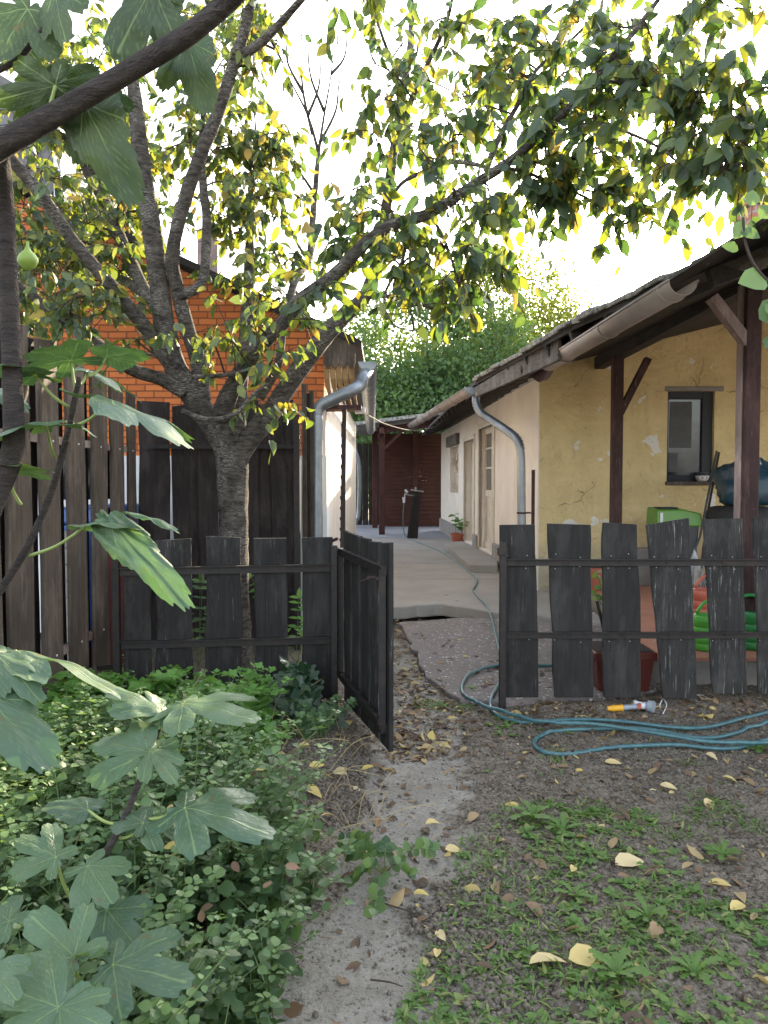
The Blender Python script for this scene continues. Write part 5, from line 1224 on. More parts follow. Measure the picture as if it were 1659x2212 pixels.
# weeds, grass
pg = [(G(x, y).x, G(x, y).y) for x, y in [(900, 1760), (1080, 1720), (1250, 1690), (1450, 1680), (1800, 1640), (2200, 1700), (2600, 2400), (1400, 2600), (1000, 2400), (1080, 2100), (1000, 1900)]]
pd = [(G(x, y).x, G(x, y).y) for x, y in [(880, 1510), (1000, 1520), (1300, 1590), (1700, 1560), (2200, 1650), (2600, 2400), (900, 2600), (850, 2212), (980, 1900), (1010, 1700), (930, 1600)]]
def dens(x, y): return noise.noise(Vector((x * 1.7, y * 1.7, 4))) * .8 + noise.noise(Vector((x * 5, y * 5, 9))) * .5
def green_zone(x, y):
    c = G(1330, 2030); d = ((x - c.x) / 1.1) ** 2 + ((y - c.y) / .75) ** 2
    c2 = G(1180, 1780); d2 = ((x - c2.x) / .28) ** 2 + ((y - c2.y) / .20) ** 2
    return .62 * math.exp(-d * 1.1) + .6 * math.exp(-d2) - .34 + .45 * math.exp(-((x - .32) / .16) ** 2 - ((y - 4.85) / .3) ** 2) + .30 * math.exp(-((y - 4.75) / .12) ** 2 if x > .9 else -9)
random.seed(41); PP = []; AX = []; NN = []; SS = []
xs = [p[0] for p in pd]; ys = [p[1] for p in pd]; k = 0
while k < 5600:
    x = random.uniform(min(xs), max(xs)); y = random.uniform(min(ys), max(ys))
    if not inpoly(x, y, pd) or dens(x, y) + green_zone(x, y) + random.gauss(0, .1) < .12: k += .02; continue
    k += 1; a_ = random.uniform(0, 6.28); PP.append((x, y, gz(x, y))); AX.append((math.cos(a_), math.sin(a_), random.uniform(.3, 1.3))); NN.append((0, 0, 1)); s = random.uniform(.012, .05); SS.append((s, s * random.uniform(.14, .5), s))
BL = ovate(.28, .05, .35)
o = mass('grass', BL[0], BL[1], PP, AX, NN, SS, M['leaf_grass']); tag(o, 'patchy short grass and weeds on the trodden soil', None, kind='stuff')
PP = []; AX = []; NN = []; SS = []; k = 0
while k < 900:
    x = random.uniform(min(xs), max(xs)); y = random.uniform(min(ys), max(ys))
    if not inpoly(x, y, pd) or dens(x + 3, y) + green_zone(x, y) * 1.2 + random.gauss(0, .1) < .10: k += .02; continue
    k += 1; a0 = random.uniform(0, 6.28); r_ = random.choice((.7, 1, 1.4))
    for i in range(random.randint(3, 7)):
        a_ = a0 + i * 1.1; PP.append((x, y, gz(x, y) + .004)); AX.append((math.cos(a_), math.sin(a_), random.uniform(.05, .6))); NN.append((random.gauss(0, .2), random.gauss(0, .2), 1)); s = .024 * r_ * random.uniform(.7, 1.3); SS.append((s, s * .8, s))
o = mass('clover_weeds', OV[0], OV[1], PP, AX, NN, SS, M['leaf_grass']); tag(o, 'small broad leaved weeds scattered over the soil', None, kind='stuff')
# dandelion rosettes
def dande():
    xs_ = np.linspace(0, 1, 13); v = []; f = []
    for i, x in enumerate(xs_):
        w_ = (.03 + .17 * x ** .8) * (1 if i % 2 else .5) if x < .98 else .0; z = .28 * math.sin(x * 2.4) * .6 - .25 * x * x
        v += [(x, -w_, z + .02), (x, 0, z), (x, w_, z + .02)]
    for i in range(12): a = i * 3; f += [(a, a + 1, a + 4, a + 3), (a + 1, a + 2, a + 5, a + 4)]
    return v, f
DD = dande()
dls = [(1150, 1775, .17, 'largest dandelion rosette with upright leaves in the middle of the yard'), (1215, 1800, .13, 'dandelion rosette right beside the largest one'), (1330, 2120, .15, 'dandelion rosette low in the grass near the bottom right'), (1560, 1850, .12, 'dandelion rosette at the right among dry leaves'), (1400, 1990, .12, 'dandelion rosette in the thickest patch of grass'), (1010, 1500, .11, 'leafy weed growing beside the hose loop by the fence post'), (1240, 1950, .11, 'small dandelion between the grass and the path'), (1500, 2110, .13, 'dandelion rosette nearest the bottom right corner'), (1640, 1620, .14, 'tuft of green weed at the right edge below the hose')]
for i, (x, y, s, lab) in enumerate(dls):
    q = G(x, y); random.seed(70 + i); n = 13; ax = []; 
    for k in range(n): a_ = k * 2.4; ax.append((math.cos(a_), math.sin(a_), random.uniform(.3, 1.0)))
    o = mass('dandelion', DD[0], DD[1], [(q.x, q.y, gz(q.x, q.y))] * n, ax, [(0, 0, 1)] * n, [s * .72 * random.uniform(.6, 1.05) for _ in range(n)], M['leaf_grass'], origin=(q.x, q.y, 0), rnd=np.full(n, .4) + rng.random(n) * .2); tag(o, lab, 'weed')
# leaf litter
CUP = ovate(.30, .07, .10)
random.seed(51); PP = []; AX = []; NN = []; SS = []; RN = []; k = 0
while k < 3400:
    if random.random() < .25: q = G(random.gauss(900, 50), random.uniform(1340, 1640)); x, y = q.x, q.y
    elif random.random() < .12: q = G(random.uniform(1080, 1650), random.uniform(1508, 1560)); x, y = q.x, q.y
    else: x = random.uniform(-1.2, 3.2); y = random.uniform(1.2, 5.2)
    if inpoly(x, y, pb): continue
    k += 1; a_ = random.uniform(0, 6.28); PP.append((x, y, gz(x, y) + .008)); AX.append((math.cos(a_), math.sin(a_), random.gauss(0, .25))); NN.append((random.gauss(0, .5), random.gauss(0, .5), random.choice((1, 1, -1)))); s = random.uniform(.012, .045) if random.random() < .72 else random.uniform(.045, .08); SS.append((s, s * random.uniform(.5, 1.2), s * random.uniform(.5, 2.2))); RN.append(random.random() ** (1.8 if s < .045 else 1.0))
o = mass('leaf_litter', CUP[0], CUP[1], PP, AX, NN, SS, M['leaf_dead'], rnd=np.array(RN)); tag(o, 'fallen brown and yellow leaves scattered over the ground', None, kind='stuff')
PP = []; AX = []; NN = []; SS = []; RN = []
random.seed(90)
while len(PP) < 34:
    q = G(random.uniform(60, 720), random.uniform(1560, 2150), .28); x, y = q.x, q.y
    if not (inpoly(x, y, pb) or inpoly(x, y, pcel)): continue
    a_ = random.uniform(0, 6.28); PP.append((x, y, random.uniform(.26, .38))); AX.append((math.cos(a_), math.sin(a_), random.gauss(0, .3))); NN.append((random.gauss(0, .4), -.4, 1)); SS.append(random.uniform(.03, .055)); RN.append(random.choice((.45, .6, .92, .95)))
o = mass('caught_leaves', CUP[0], CUP[1], PP, AX, NN, SS, M['leaf_dead'], rnd=np.array(RN)); tag(o, 'yellow and brown leaves caught on top of the lemon balm', None, kind='stuff')
mb = MB()
for k in range(60):
    b = G(random.uniform(520, 800), random.uniform(1570, 1900)); d = Vector((random.gauss(0, 1), random.gauss(0, 1), random.uniform(0, .5))).normalized() * random.uniform(.12, .4); z = gz(b.x, b.y) + .01
    mb.tube(smoothpath([Vector((b.x, b.y, z)), Vector((b.x, b.y, z)) + d * .5 + Vector((0, 0, .05)), Vector((b.x, b.y, z + .01)) + d], 4), .0016, 4)
o = mb.build('dry_straw', plain('dry straw stalk', (.36, .28, .14), .8, scale=30, bstr=0)); tag(o, 'dry pale stalks lying over the soil beside the lemon balm', None, kind='stuff')
# leaves lying on slab
PP = []; AX = []; NN = []; SS = []
for k in range(70):
    x = random.uniform(850, 1180); y = random.uniform(1345, 1490); q = G(x, y, .04); PP.append(q); a_ = random.uniform(0, 6.28); AX.append((math.cos(a_), math.sin(a_), .1)); NN.append((random.gauss(0, .3), random.gauss(0, .3), 1)); SS.append(random.uniform(.03, .07))
for k in range(16):
    q = G(random.uniform(860, 1150), random.uniform(1190, 1305), SZ + .006); PP.append(q); a_ = random.uniform(0, 6.28); AX.append((math.cos(a_), math.sin(a_), .05)); NN.append((0, 0, 1)); SS.append(random.uniform(.05, .09))
o = mass('yard_litter', CUP[0], CUP[1], PP, AX, NN, SS, M['leaf_dead']); tag(o, 'dry leaves scattered on the path and concrete of the yard', None, kind='stuff')
# single large fallen leaves
big = [(650, 1662, 200, .09, .93, 'yellow leaf lying on the dark soil left of the gate foot'), (690, 1695, 20, .10, .90, 'folded yellow leaf on the soil mound above the orange one'), (738, 1705, 310, .12, .99, 'long cream yellow leaf draped on stems at the soil mound'), (682, 1752, 340, .11, .91, 'orange yellow leaf at the edge of the lemon balm'), (713, 1795, 30, .08, .94, 'small bright yellow leaf at the tip of the lemon balm'),
       (800, 1840, 350, .12, .94, 'flat yellow leaf on the soil at the edge of the dirt path'), (1370, 1872, 20, .17, .99, 'largest pale cream leaf lying in the grass at the right'), (1195, 2095, 10, .15, .98, 'broad cream leaf near the bottom centre'), (1280, 2085, 15, .16, .95, 'long yellow orange leaf beside the broad cream one'), (985, 1845 - 5, 15, .09, .97, 'pale leaf on the path right of its middle'),
       (945, 2068, 80, .07, .95, 'small yellow leaf alone on the bare grey path'), (915, 1941, 0, .07, .92, 'small golden leaf on the path below the trailing sprig'), (940, 1786, 20, .09, .96, 'cream curled leaf on the right half of the path'), (1535, 1735, 40, .10, .97, 'curled cream leaf at the right of the yard under the hose coils'), (1450, 1705, 340, .10, .98, 'pale leaf curled like a boat in the right middle of the yard'), (1330, 1650, 350, .11, .97, 'long pale leaf just below the hose loop'),
       (1215, 1625, 80, .08, .98, 'upright pale leaf standing against the hose loop'), (1540, 1640, 290, .10, .99, 'twisted white leaf below the right hose strands'), (1580, 1690, 320, .09, .96, 'curly beige leaf at the upper right of the yard'), (1160, 1990, 300, .12, .60, 'brown and cream leaf standing upright in the grass'), (1600, 1960, 30, .11, .94, 'yellow green leaf at the right edge of the grass'), (1645, 2130, 100, .13, .98, 'pale leaf at the bottom right corner of the yard'),
       (980, 1555, 350, .08, .88, 'golden brown leaf left of the iron fence post'), (900, 1480, 10, .09, .85, 'amber leaf at the edge of the aggregate path'), (1240, 1890, 60, .07, .95, 'small upright yellow leaf above the dandelion'), (930, 1615, 10, .10, .80, 'orange brown leaf on the path right of the gate tip'), (850, 1665, 15, .10, .82, 'tan leaf at the foot of the open gate'), (1420, 2020, 50, .10, .65, 'brown leaf sunk in the green weeds')]
for i, (x, y, an, L, rn, lab) in enumerate(big):
    q = G(x, y); random.seed(300 + i); a_ = R(an); z = gz(q.x, q.y) + .015
    if x < 760: z += .03
    o = mass('fallen_leaf', CUP[0], CUP[1], [(q.x - L / 2 * math.cos(a_), q.y - L / 2 * math.sin(a_), z)], [(math.cos(a_), math.sin(a_), random.uniform(-.1, .25))], [(random.gauss(0, .35), random.gauss(0, .3) - .3, 1)], [(L * .78, L * random.uniform(.5, .85), L * random.uniform(.8, 2.4))], M['leaf_dead'], origin=(q.x, q.y, z), rnd=np.array([rn])); tag(o, lab, 'leaf', 'large fallen leaves in the yard')
# clods and small stones
import bmesh
bm = bmesh.new(); bmesh.ops.create_icosphere(bm, subdivisions=1, radius=1); ICO = ([tuple(v.co * (1 + .25 * noise.noise(v.co * 2))) for v in bm.verts], [tuple(v.index for v in f.verts) for f in bm.faces]); bm.free()
random.seed(61); PP = []; SS = []; k = 0
while k < 26000:
    if random.random() < .45: q = G(random.gauss(700, 60), random.uniform(1600, 1800)) if random.random() < .5 else G(random.gauss(1000, 90), random.uniform(1880, 2300)); x, y = q.x, q.y
    else: x = random.uniform(-1.0, 3.0); y = random.uniform(1.3, 4.8)
    if path_mask(x, y) > .3 and random.random() < .93: k += .1; continue
    k += 1; s = random.uniform(.002, .007) * random.choice((1, 1, 1, 1.8)); PP.append((x, y, gz(x, y) + s * .3)); SS.append((s * random.uniform(.8, 1.3), s * random.uniform(.8, 1.3), s * .8))
n = len(PP); o = mass('soil_clods', ICO[0], ICO[1], PP, rand_unit(n), rand_unit(n), SS, plain('soil crumb', (.20, .17, .135), 1, scale=45, c2=(.05, .04, .03)), smooth=False); tag(o, 'crumbly clods of dark soil', None, kind='stuff')
# twigs on the ground
PP = [(1010, 2000), (960, 1965)]
def ground_twig(pts, r, label):
    q = [G(x, y) + Vector((0, 0, .012)) for x, y in pts]; o = MB().tube(smoothpath(q, 4), rfit([r, r * .5], 0, (len(q) - 1) * 4 + 1), 5).build('fallen_twig', M['twig'], origin=q[0]); tag(o, label, 'twig')
ground_twig([(795, 1948), (850, 1965), (910, 1985), (970, 2000)], .003, 'thin bent twig lying across the dirt path')
ground_twig([(925, 1985), (960, 1972), (1030, 1965)], .002, 'fine forked straw right of the bent twig')
ground_twig([(800, 2125), (840, 2130), (870, 2140)], .003, 'short stick near the bottom of the path')

# ------------------------------------------------------------------ hose, nozzle
def hose(name, px, z, r, mat, label, lift=0.0):
    pts = [G(x, y, z) for x, y in px]; sp_ = smoothpath(pts, 8); sp_ = [Vector((p.x, p.y, (max(gz(p.x, p.y), 0) if p.y < 6.4 else 0) + (z if z > .02 else 0) + r + lift)) for p in sp_]
    o = MB().tube(sp_, r, 10).build(name, mat, origin=sp_[0], smooth=True); tag(o, label, 'hose')
    return o
o = MB()
tap = P(874, 1072, 18.0)
yard = [P(874, 1080, 18.0), P(871, 1110, 18.0), P(872, 1145, 18.0)] + [G(x, y, SZ + .012) for x, y in [(880, 1163), (905, 1172), (950, 1190), (985, 1212), (1012, 1234), (1029, 1250), (1028, 1264), (1022, 1275), (1035, 1292), (1050, 1308)]] + [G(x, y, .05) for x, y in [(1062, 1335), (1069, 1365), (1076, 1395), (1084, 1430), (1084, 1455), (1076, 1480), (1063, 1503)]] + [G(x, y, .02) for x, y in [(1060, 1526), (1075, 1545), (1110, 1556), (1143, 1560), (1250, 1554), (1340, 1558), (1451, 1571), (1525, 1571), (1600, 1553), (1659, 1538), (1740, 1515)]]
o = MB().tube(smoothpath(yard, 8), .0115, 10).build('garden_hose', M['hose'], origin=yard[-1], smooth=True); tag(o, 'long blue grey hose running from the yard tap past the iron post onto the soil', 'hose')
hose('garden_hose', [(1420, 1430), (1300, 1438), (1191, 1441), (1120, 1441), (1080, 1442), (1040, 1451), (1010, 1466), (998, 1486), (1005, 1507), (1042, 1527), (1098, 1546), (1172, 1565), (1265, 1567), (1340, 1576), (1451, 1594), (1525, 1606), (1637, 1609), (1740, 1604)], .035, .0115, M['hose'], 'blue hose looping left of the iron post then running to the right edge')
hose('garden_hose', [(1740, 1545), (1659, 1563), (1600, 1580), (1544, 1593), (1488, 1591), (1414, 1577), (1358, 1573), (1265, 1575), (1210, 1579), (1165, 1592), (1154, 1609), (1172, 1624), (1210, 1630), (1236, 1630), (1265, 1624), (1321, 1615), (1395, 1610), (1470, 1609), (1555, 1617), (1618, 1611), (1659, 1598), (1740, 1580)], .012, .0115, M['hose'], 'blue hose lying in a long flat loop nearest the camera')
nz_ = thing('spray_nozzle', G(1360, 1535), 'white and grey hose spray gun with a yellow connector lying on the soil', 'spray gun')
def n3(x, y, z=.03): return G(x, y, z)
a_, b_ = n3(1312, 1531, .02), n3(1345, 1529, .025)
MB().tube([a_, a_.lerp(b_, .3), a_.lerp(b_, .32), a_.lerp(b_, .5), a_.lerp(b_, .52), b_], [.013, .018, .021, .021, .019, .021], 14).build('connector', M['yellow_pl'], nz_, smooth=False)
c_ = n3(1378, 1526, .035); MB().tube([b_, b_.lerp(c_, .2), b_.lerp(c_, .6), c_], [.018, .017, .015, .020], 12).build('handle', M['grey_pl'], nz_, smooth=True)
d_ = n3(1396, 1524, .045); e_ = n3(1370, 1514, .06); MB().tube([e_, e_.lerp(c_, .4), c_.lerp(d_, .6), d_], [.010, .016, .021, .024], 12).build('body', M['white_pl'], nz_, smooth=True)
f_ = n3(1412, 1527, .045); mb = MB(); mb.tube([d_, d_.lerp(f_, .3), f_], [.022, .035, .037], 16); mb.build('spray_head', M['grey_pl'], nz_)
MB().tube([c_.lerp(d_, .1) + Vector((0, -.012, -.01)), c_.lerp(d_, .1) + Vector((.0, -.015, .022))], .012, 8).build('trigger', M['orange'], nz_)
o = MB().tube([G(1385, 1533) + Vector((0, 0, .015)), G(1400, 1540) + Vector((0, 0, .014)), G(1428, 1545) + Vector((0, 0, .01))], [.012, .011, .006], 8, lump=.2).build('wood_chip', M['oldwood'], origin=G(1385, 1533), smooth=True); tag(o, 'grey weathered stick lying just below the spray gun', 'stick')
o = MB().tube(smoothpath([G(1425, 1530) + Vector((0, 0, .02)), G(1432, 1520) + Vector((0, 0, .03)), G(1440, 1530) + Vector((0, 0, .02)), G(1432, 1545) + Vector((0, 0, .01))], 4), .004, 6).build('string', M['white_pl'], origin=G(1432, 1535), smooth=True); tag(o, 'short curl of white cord right of the spray gun', 'cord')
for (x, y, s, lab) in ((1500, 1512, .10, 'broken lump of pale concrete under the plank fence'), (1475, 1535, .04, 'rounded pebble near the broken concrete lump'), (538, 1497, .06, 'pale stone at the foot of the short fence')):
    q = G(x, y); bm = bmesh.new(); bmesh.ops.create_icosphere(bm, subdivisions=3, radius=1)
    vv = [Vector((v.co.x * s * .9, v.co.y * s * .6, v.co.z * s * .35)) * (1 + .35 * noise.noise(v.co * 1.7 + Vector((x, 0, 0)))) + q for v in bm.verts]; ff_ = [tuple(v.index for v in f.verts) for f in bm.faces]; bm.free()
    o = MB().add(vv, ff_).build('stone', M['pebble'], origin=q, smooth=False); tag(o, lab, 'stone')

# ------------------------------------------------------------------ yard tap, potted plant
tp = thing('yard_tap', G(895, 1163, SZ), 'leaning water standpipe boxed in dark boards in the yard', 'tap')
ta_ = G(893, 1163, SZ); tb_ = P(900, 1062, ta_.y)
mb = MB(); mb.beam(ta_, tb_, .20, .05, up=(0, 1, 0)); mb.build('board', M['fence_umber'], tp); mb = MB(); mb.beam(ta_ + Vector((-.13, -.02, 0)), tb_ + Vector((-.07, -.02, .0)), .05, .03, up=(0, 1, 0)); mb.build('side_board', M['iron'], tp)
mb = MB(); mb.tube([P(900, 1165, ta_.y + .1), P(898, 1052, ta_.y)], .022, 8); mb.tube([P(876, 1066, ta_.y - .05), P(884, 1070, ta_.y - .05), P(898, 1070, ta_.y)], .018, 8); mb.tube([P(876, 1066, ta_.y - .05), P(874, 1078, ta_.y - .05)], .02, 8); mb.beam(P(888, 1058, ta_.y - .08), P(915, 1062, ta_.y), .03, .03); mb.build('pipe', M['steel'], tp)
mb = MB(); mb.tube([P(872, 1074, ta_.y - .06), P(873, 1086, ta_.y - .06)], .03, 8); mb.tube([P(875, 1058, ta_.y - .06), P(880, 1064, ta_.y - .06)], .03, 8); mb.build('connector', M['white_pl'], tp)
def pot(name, label, q, r, h, mat, leafmat_, nst, ph, leaf, seed, square=False):
    t = thing(name, q, label, 'potted plant'); mb = MB()
    mb.lathe([(r * .72, 0), (r * .95, h * .82), (r * 1.06, h * .83), (r * 1.08, h), (r * .96, h), (r * .94, h * .9), (.001, h * .88)], q, 24 if not square else 4, ang=math.pi / 4 if square else 0)
    mb.build('pot', mat, t, smooth=False); random.seed(seed); sm = MB(); PP = []; AX = []; NN = []; SS = []
    for i in range(nst):
        b = Vector(q) + Vector((random.gauss(0, r * .3), random.gauss(0, r * .3), h * .85)); tip = b + Vector((random.gauss(0, .08), random.gauss(0, .08), ph * random.uniform(.5, 1))); sm.tube([b, b.lerp(tip, .5) + Vector((.01, 0, 0)), tip], [.006, .005, .003], 5)
        for k in range(9):
            a_ = k * 2.3; PP.append(b.lerp(tip, .35 + .65 * k / 8)); AX.append((math.cos(a_), math.sin(a_), -.1)); NN.append((random.gauss(0, .3), -.4, 1)); SS.append(leaf * random.uniform(.6, 1.1))
    sm.build('stem', M['greenstem'], t); mass('foliage', OV[0], OV[1], PP, AX, NN, SS, leafmat_, t); return t
pot('potted_plant', 'small leafy plant in a round terracotta pot against the white wall plinth', G(990, 1176, SZ), .17, .24, M['terracotta'], M['leaf_bright'], 4, .45, .16, 1)

# ------------------------------------------------------------------ things on the terrace
Yb = 8.6
bc = P(1456, 1140, Yb)
bn = thing('waste_bin', (bc.x, Yb, TZ), 'dark grey waste bin with a bright green lid against the yellow wall', 'bin')
mb = MB(); zt = P(1456, 1132, Yb).z
def frus(mb, c, z0, z1, a, b, a2, b2):
    v = [(c[0] - a, c[1] - b, z0), (c[0] + a, c[1] - b, z0), (c[0] + a, c[1] + b, z0), (c[0] - a, c[1] + b, z0), (c[0] - a2, c[1] - b2, z1), (c[0] + a2, c[1] - b2, z1), (c[0] + a2, c[1] + b2, z1), (c[0] - a2, c[1] + b2, z1)]
    mb.add(v, [(0, 3, 2, 1), (4, 5, 6, 7), (0, 1, 5, 4), (1, 2, 6, 5), (2, 3, 7, 6), (3, 0, 4, 7)])
frus(mb, (bc.x, Yb), TZ, zt, .17, .14, .22, .17); o = mb.build('body', M['grey_plastic'], bn); bevel(o, .02, 2)
mb = MB(); zl = P(1456, 1098, Yb).z; c0 = (bc.x, Yb)
v = [(-.255, -.19, zt - .02), (.255, -.19, zt - .02), (.255, .19, zt - .02), (-.255, .19, zt - .02), (-.25, -.17, zl - .01), (.05, -.18, zl - .01), (.235, -.17, zl - .05), (.235, .17, zl - .05), (.05, .17, zl + .01), (-.25, .17, zl + .01)]
mb.add([(x + c0[0], y + c0[1], z) for x, y, z in v], [(0, 1, 6, 5, 4), (1, 2, 7, 6), (2, 3, 9, 8, 7), (3, 0, 4, 9), (5, 6, 7, 8), (4, 5, 8, 9), (0, 3, 2, 1)]); o = mb.build('lid', M['green_lid'], bn); recalc(o); bevel(o, .02, 3)
mb = MB(); mb.box((bc.x - .10, Yb - .01, zl + .004), (.2, .2, .02)); o2 = mb.build('opening', M['dark'], o)
mb = MB(); mb.box((bc.x - .21, Yb - .189, zt + .08), (.03, .006, .11)); mb.build('sticker', M['white_pl'], o)
# tyres
for i, zc in enumerate((.45, .70, .95, 1.18)):
    q = P(1600, 1090, 8.3); mb = MB(); R0 = .36; pr = []
    for k in range(16):
        t = 2 * math.pi * k / 16; pr.append((R0 - .09 + .10 * math.cos(t) * (1 if abs(math.cos(t)) < .8 else .95), .115 * math.sin(t)))
    V = []; Fz = []; sg = 40
    for k in range(sg):
        a_ = 2 * math.pi * k / sg
        for (r_, z_) in pr: V.append((q.x + .0 + r_ * math.cos(a_) + .01 * i, 8.35 + r_ * math.sin(a_), zc - .13 + z_))
    for k in range(sg):
        for j in range(16): Fz.append((k * 16 + j, ((k + 1) % sg) * 16 + j, ((k + 1) % sg) * 16 + (j + 1) % 16, k * 16 + (j + 1) % 16))
    o = mb.add(V, Fz).build('tyre', M['rubber'], origin=(q.x, 8.35, zc - .24), smooth=True); tag(o, ['lowest tyre of the stack standing on the terrace', 'second tyre from the bottom of the terrace stack', 'third tyre up in the terrace stack', 'top tyre of the terrace stack, right under the blue bag'][i], 'tyre', 'tyres stacked on the terrace')
def bag(name, c, s, mat, label, seed, rotate=0):
    bm = bmesh.new(); bmesh.ops.create_icosphere(bm, subdivisions=4, radius=1); vv = []
    for v in bm.verts:
        p = v.co.copy(); k = 1 + .28 * noise.noise(p * 1.5 + Vector((seed, 0, 0))) + .12 * abs(noise.noise(p * 4 + Vector((seed, 0, 0)))) + .05 * noise.noise(p * 11)
        z = p.z * k; z = max(z, -.75); vv.append(Vector((p.x * k * s[0], p.y * k * s[1], z * s[2])) + Vector(c))
    ff_ = [tuple(v.index for v in f.verts) for f in bm.faces]; bm.free(); o = MB().add(vv, ff_).build(name, mat, origin=(c[0], c[1], c[2] - .75 * s[2]), smooth=True); tag(o, label, 'bag'); return o
q = P(1612, 1010, 8.35); bag('plastic_bag', (q.x, 8.35, 1.16 + .24), (.33, .28, .30), M['bluebag'], 'full blue plastic bag lying on top of the tyre stack', 3)
# tools leaning
rk = thing('leaf_rake', (P(1500, 1300, 7.6).x, 7.6, TZ), 'fan shaped wire leaf rake leaning tines down by the grey bin', 'rake')
rt = P(1548, 975, 8.6); rm = P(1512, 1160, 7.9); 
mb = MB(); mb.tube([P(1500, 1190, 7.8), rm, rt], .012, 8); mb.build('handle', M['grey_plastic'], rk)
mb = MB(); hb = P(1500, 1185, 7.8)
for k in range(15):
    t = (k - 7) / 7; e1 = P(1500 + t * 30, 1272, 7.7); e2 = P(1500 + t * 31, 1282, 7.62); mb.tube([hb, e1, e2], .0025, 5)
mb.tube([P(1476, 1232, 7.72), P(1524, 1232, 7.72)], .003, 5); mb.build('tines', M['steel'], rk)
o = MB().tube([P(1505, 1300, 8.0), P(1530, 1100, 8.5), P(1553, 978, 8.9)], .014, 8).build('broom_stick', M['figbark'], origin=P(1505, 1300, 8.0)); tag(o, 'dark broom handle leaning beside the rake against the window corner', 'broom')
# bowl on the sill
qs = fpt(he - .15, za, -.02); bw_ = thing('enamel_bowl', (qs.x, qs.y, za), 'small white patterned bowl standing on the window sill', 'bowl')
MB().lathe([(.05, .0), (.075, .03), (.085, .07), (.08, .07), (.07, .03), (.001, .02)], (qs.x, qs.y, za + .002), 24).build('bowl', M['white_pl'], bw_, smooth=True)
mb = MB()
for k in range(10):
    a_ = 2 * math.pi * k / 10; mb.box((qs.x + .0805 * math.cos(a_), qs.y + .0805 * math.sin(a_), za + .045), (.012, .012, .014), rz=a_)
mb.build('pattern', M['brownpot'], bw_); MB().lathe([(.05, 0), (.07, .035), (.065, .05), (.001, .05)], (qs.x, qs.y, za + .065), 20).build('bowl_filling', M['grey_plastic'], bw_)
# watering cans
def can(name, q, s, mat, label, sgn=1):
    t = thing(name, q, label, 'watering can'); x, y, z = q
    pr = [(.09, 0), (.10, .01), (.10, .05), (.094, .055), (.10, .06), (.10, .11), (.094, .115), (.10, .12), (.10, .17), (.094, .175), (.10, .18), (.098, .25), (.09, .26), (.085, .255), (.085, .20), (.001, .19)]
    MB().lathe([(a * s, b * s) for a, b in pr], q, 24).build('body', mat, t, smooth=True)
    MB().tube(smoothpath([Vector(q) + Vector(p) * s for p in ((sgn * .09, 0, .06), (sgn * .16, 0, .10), (sgn * .26, 0, .26), (sgn * .31, 0, .32))], 4), rfit([.03 * s, .012 * s], 0, 13), 10).build('spout', mat, t, smooth=True)
    MB().tube(smoothpath([Vector(q) + Vector(p) * s for p in ((-sgn * .085, 0, .08), (-sgn * .16, 0, .18), (-sgn * .12, 0, .32), (-sgn * .0, 0, .36), (sgn * .08, 0, .27))], 4), .013 * s, 10).build('handle', mat, t, smooth=True)
wc = G(1517, 1403, TZ); can('watering_can', (wc.x + .03, wc.y, TZ), 1.0, M['can_green'], 'bright green ribbed watering can seen through the plank gap', -1)
wc2 = G(1625, 1400, TZ); can('watering_can', (wc2.x, wc2.y, TZ), 1.1, M['can_green2'], 'dark green watering can in front of the worn porch post base', 1)
wc3 = G(1512, 1345, TZ); can('watering_can', (wc3.x + .04, wc3.y, TZ), 1.15, M['orange'], 'orange red watering can behind the bright green one', -1)
# planters
def planter(q, w_, h, mat, label, plant=None):
    t = thing('planter', q, label, 'planter'); mb = MB(); x, y, z = q
    frus(mb, (x, y), z, z + h * .8, w_ * .40, w_ * .36, w_ * .46, w_ * .42); frus(mb, (x, y), z + h * .8, z + h, w_ * .5, w_ * .46, w_ * .5, w_ * .46); o = mb.build('pot', mat, t); bevel(o, .008, 2)
    mb = MB(); mb.box((x, y, z + h + .002), (w_ * .9, w_ * .8, .004)); mb.build('soil', M['soil'], o); return t
pq = G(1338, 1485, .035); pt_ = planter((pq.x, pq.y + .05, .035), .42, .27, M['brownpot'], 'dark red brown square planter with a staked rose behind the third plank')
MB().tube([pq + Vector((-.05, .05, .2)), P(1290, 1300, pq.y + .3)], .012, 6).build('stake', M['fence_umber'], pt_)
random.seed(5); PPa = []; AXa = []; sm = MB()
for k in range(4):
    b = pq + Vector((random.gauss(-.02, .05), .05, .25)); tpz = P(random.uniform(1270, 1330), random.uniform(1215, 1330), pq.y + .2); mm = b.lerp(tpz, .5) + Vector((.03, 0, 0)); pp = smoothpath([b, mm, tpz], 4); sm.tube(pp, .004, 5)
    for j in range(2, len(pp)):
        for _ in range(2): PPa.append(pp[j]); AXa.append((random.gauss(0, 1), random.gauss(0, .6), random.gauss(0, .5)))
sm.build('stem', M['greenstem'], pt_); mass('foliage', OV[0], OV[1], PPa, AXa, [(0, -1, .6)] * len(PPa), [.06] * len(PPa), M['leaf_grass'], pt_)
q = P(1285, 1250, 8.7); planter((q.x + .05, 8.7, TZ), .26, .26, M['terracotta'], 'terracotta pot with a black pot inside at the foot of the yellow wall')
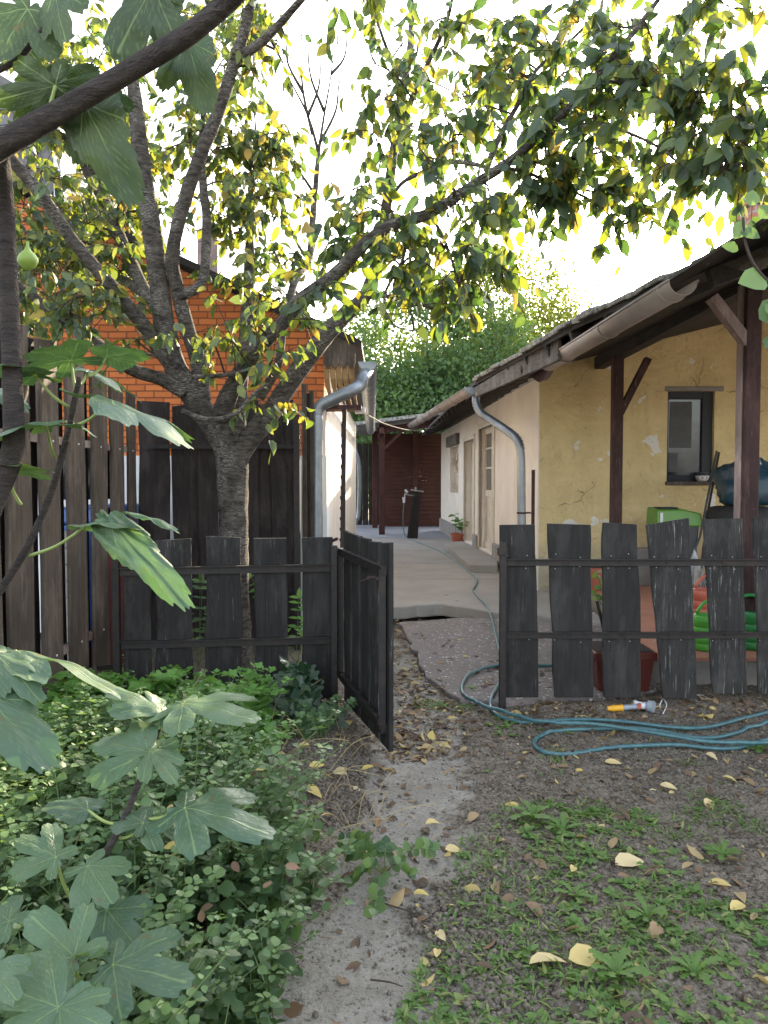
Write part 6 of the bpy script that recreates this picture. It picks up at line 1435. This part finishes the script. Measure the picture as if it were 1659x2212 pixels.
q = P(1388, 1235, 9.1); o = MB().box((q.x, 9.15, TZ + .22), (.30, .25, .44)).build('concrete_block', M['plinth'], origin=(q.x, 9.15, TZ)); bevel(o, .01); tag(o, 'grey brown concrete block standing against the yellow wall', 'block')
# bins and bag behind the picket fence
for i, (x, lab) in enumerate(((170, 'blue wheeled bin nearest the camera behind the picket fence'), (240, 'blue wheeled bin farther along behind the picket fence'))):
    qx = -2.95 + i * .1; qy = 6.05 + i * .62 if i else 5.9; 
    qx = (x - CX) / F * qy
    t = thing('blue_bin', (qx, qy, 0), lab, 'bin', 'blue bins behind the picket fence'); mb = MB(); frus(mb, (qx, qy), .0, 1.12, .16, .16, .20, .22); o = mb.build('body', M['blue'], t); bevel(o, .02, 2)
    mb = MB(); frus(mb, (qx, qy), 1.125, 1.24, .22, .24, .21, .22); o = mb.build('lid', M['blue'], t); bevel(o, .02, 2)
    mb = MB(); mb.box((qx + .05, qy - .24, .98), (.2, .02, .12)); mb.build('sticker', M['white_pl'], o)
q = P(195, 1045, 6.1); bag('rubbish_bag', (q.x, 6.0, 1.25 + .26), (.24, .24, .28), M['blackbag'], 'shiny black rubbish bag lying on the blue bins', 9)

q = P(150, 1240, 5.55); mb = MB()
for k in range(9):
    mb.box((q.x, 5.6, .06 + k * .12), (.13, .13, .112)); mb.box((q.x, 5.53, .06 + k * .12), (.06, .012, .06), M=Matrix.Rotation(R(45), 3, 'Y'))
o = mb.build('ornamental_pillar', M['plinth'], origin=(q.x, 5.6, 0)); tag(o, 'narrow pillar of patterned grey blocks seen between the pickets', 'pillar')
q = P(222, 1300, 5.6); o = MB().box((q.x, 5.75, .52), (.34, .04, 1.0)).build('old_door_panel', M['redcurtain'], origin=(q.x, 5.75, 0)); tag(o, 'dark red flaking panel leaning behind the picket fence below the blue bins', 'panel')
# nails in the planks of the low fences
for root, spec_y in ((rf, None),):
    mb = MB(); random.seed(8)
    for s_ in specs:
        for yy in (1226, 1384, 1200):
            for t in (.2, .78):
                q = P(s_[0] + (s_[1] - s_[0]) * t + random.uniform(-4, 4), yy + random.uniform(-4, 4), YF - .003); mb.box(q, (.006, .004, .006))
    mb.build('nail_heads', M['steel'], root)
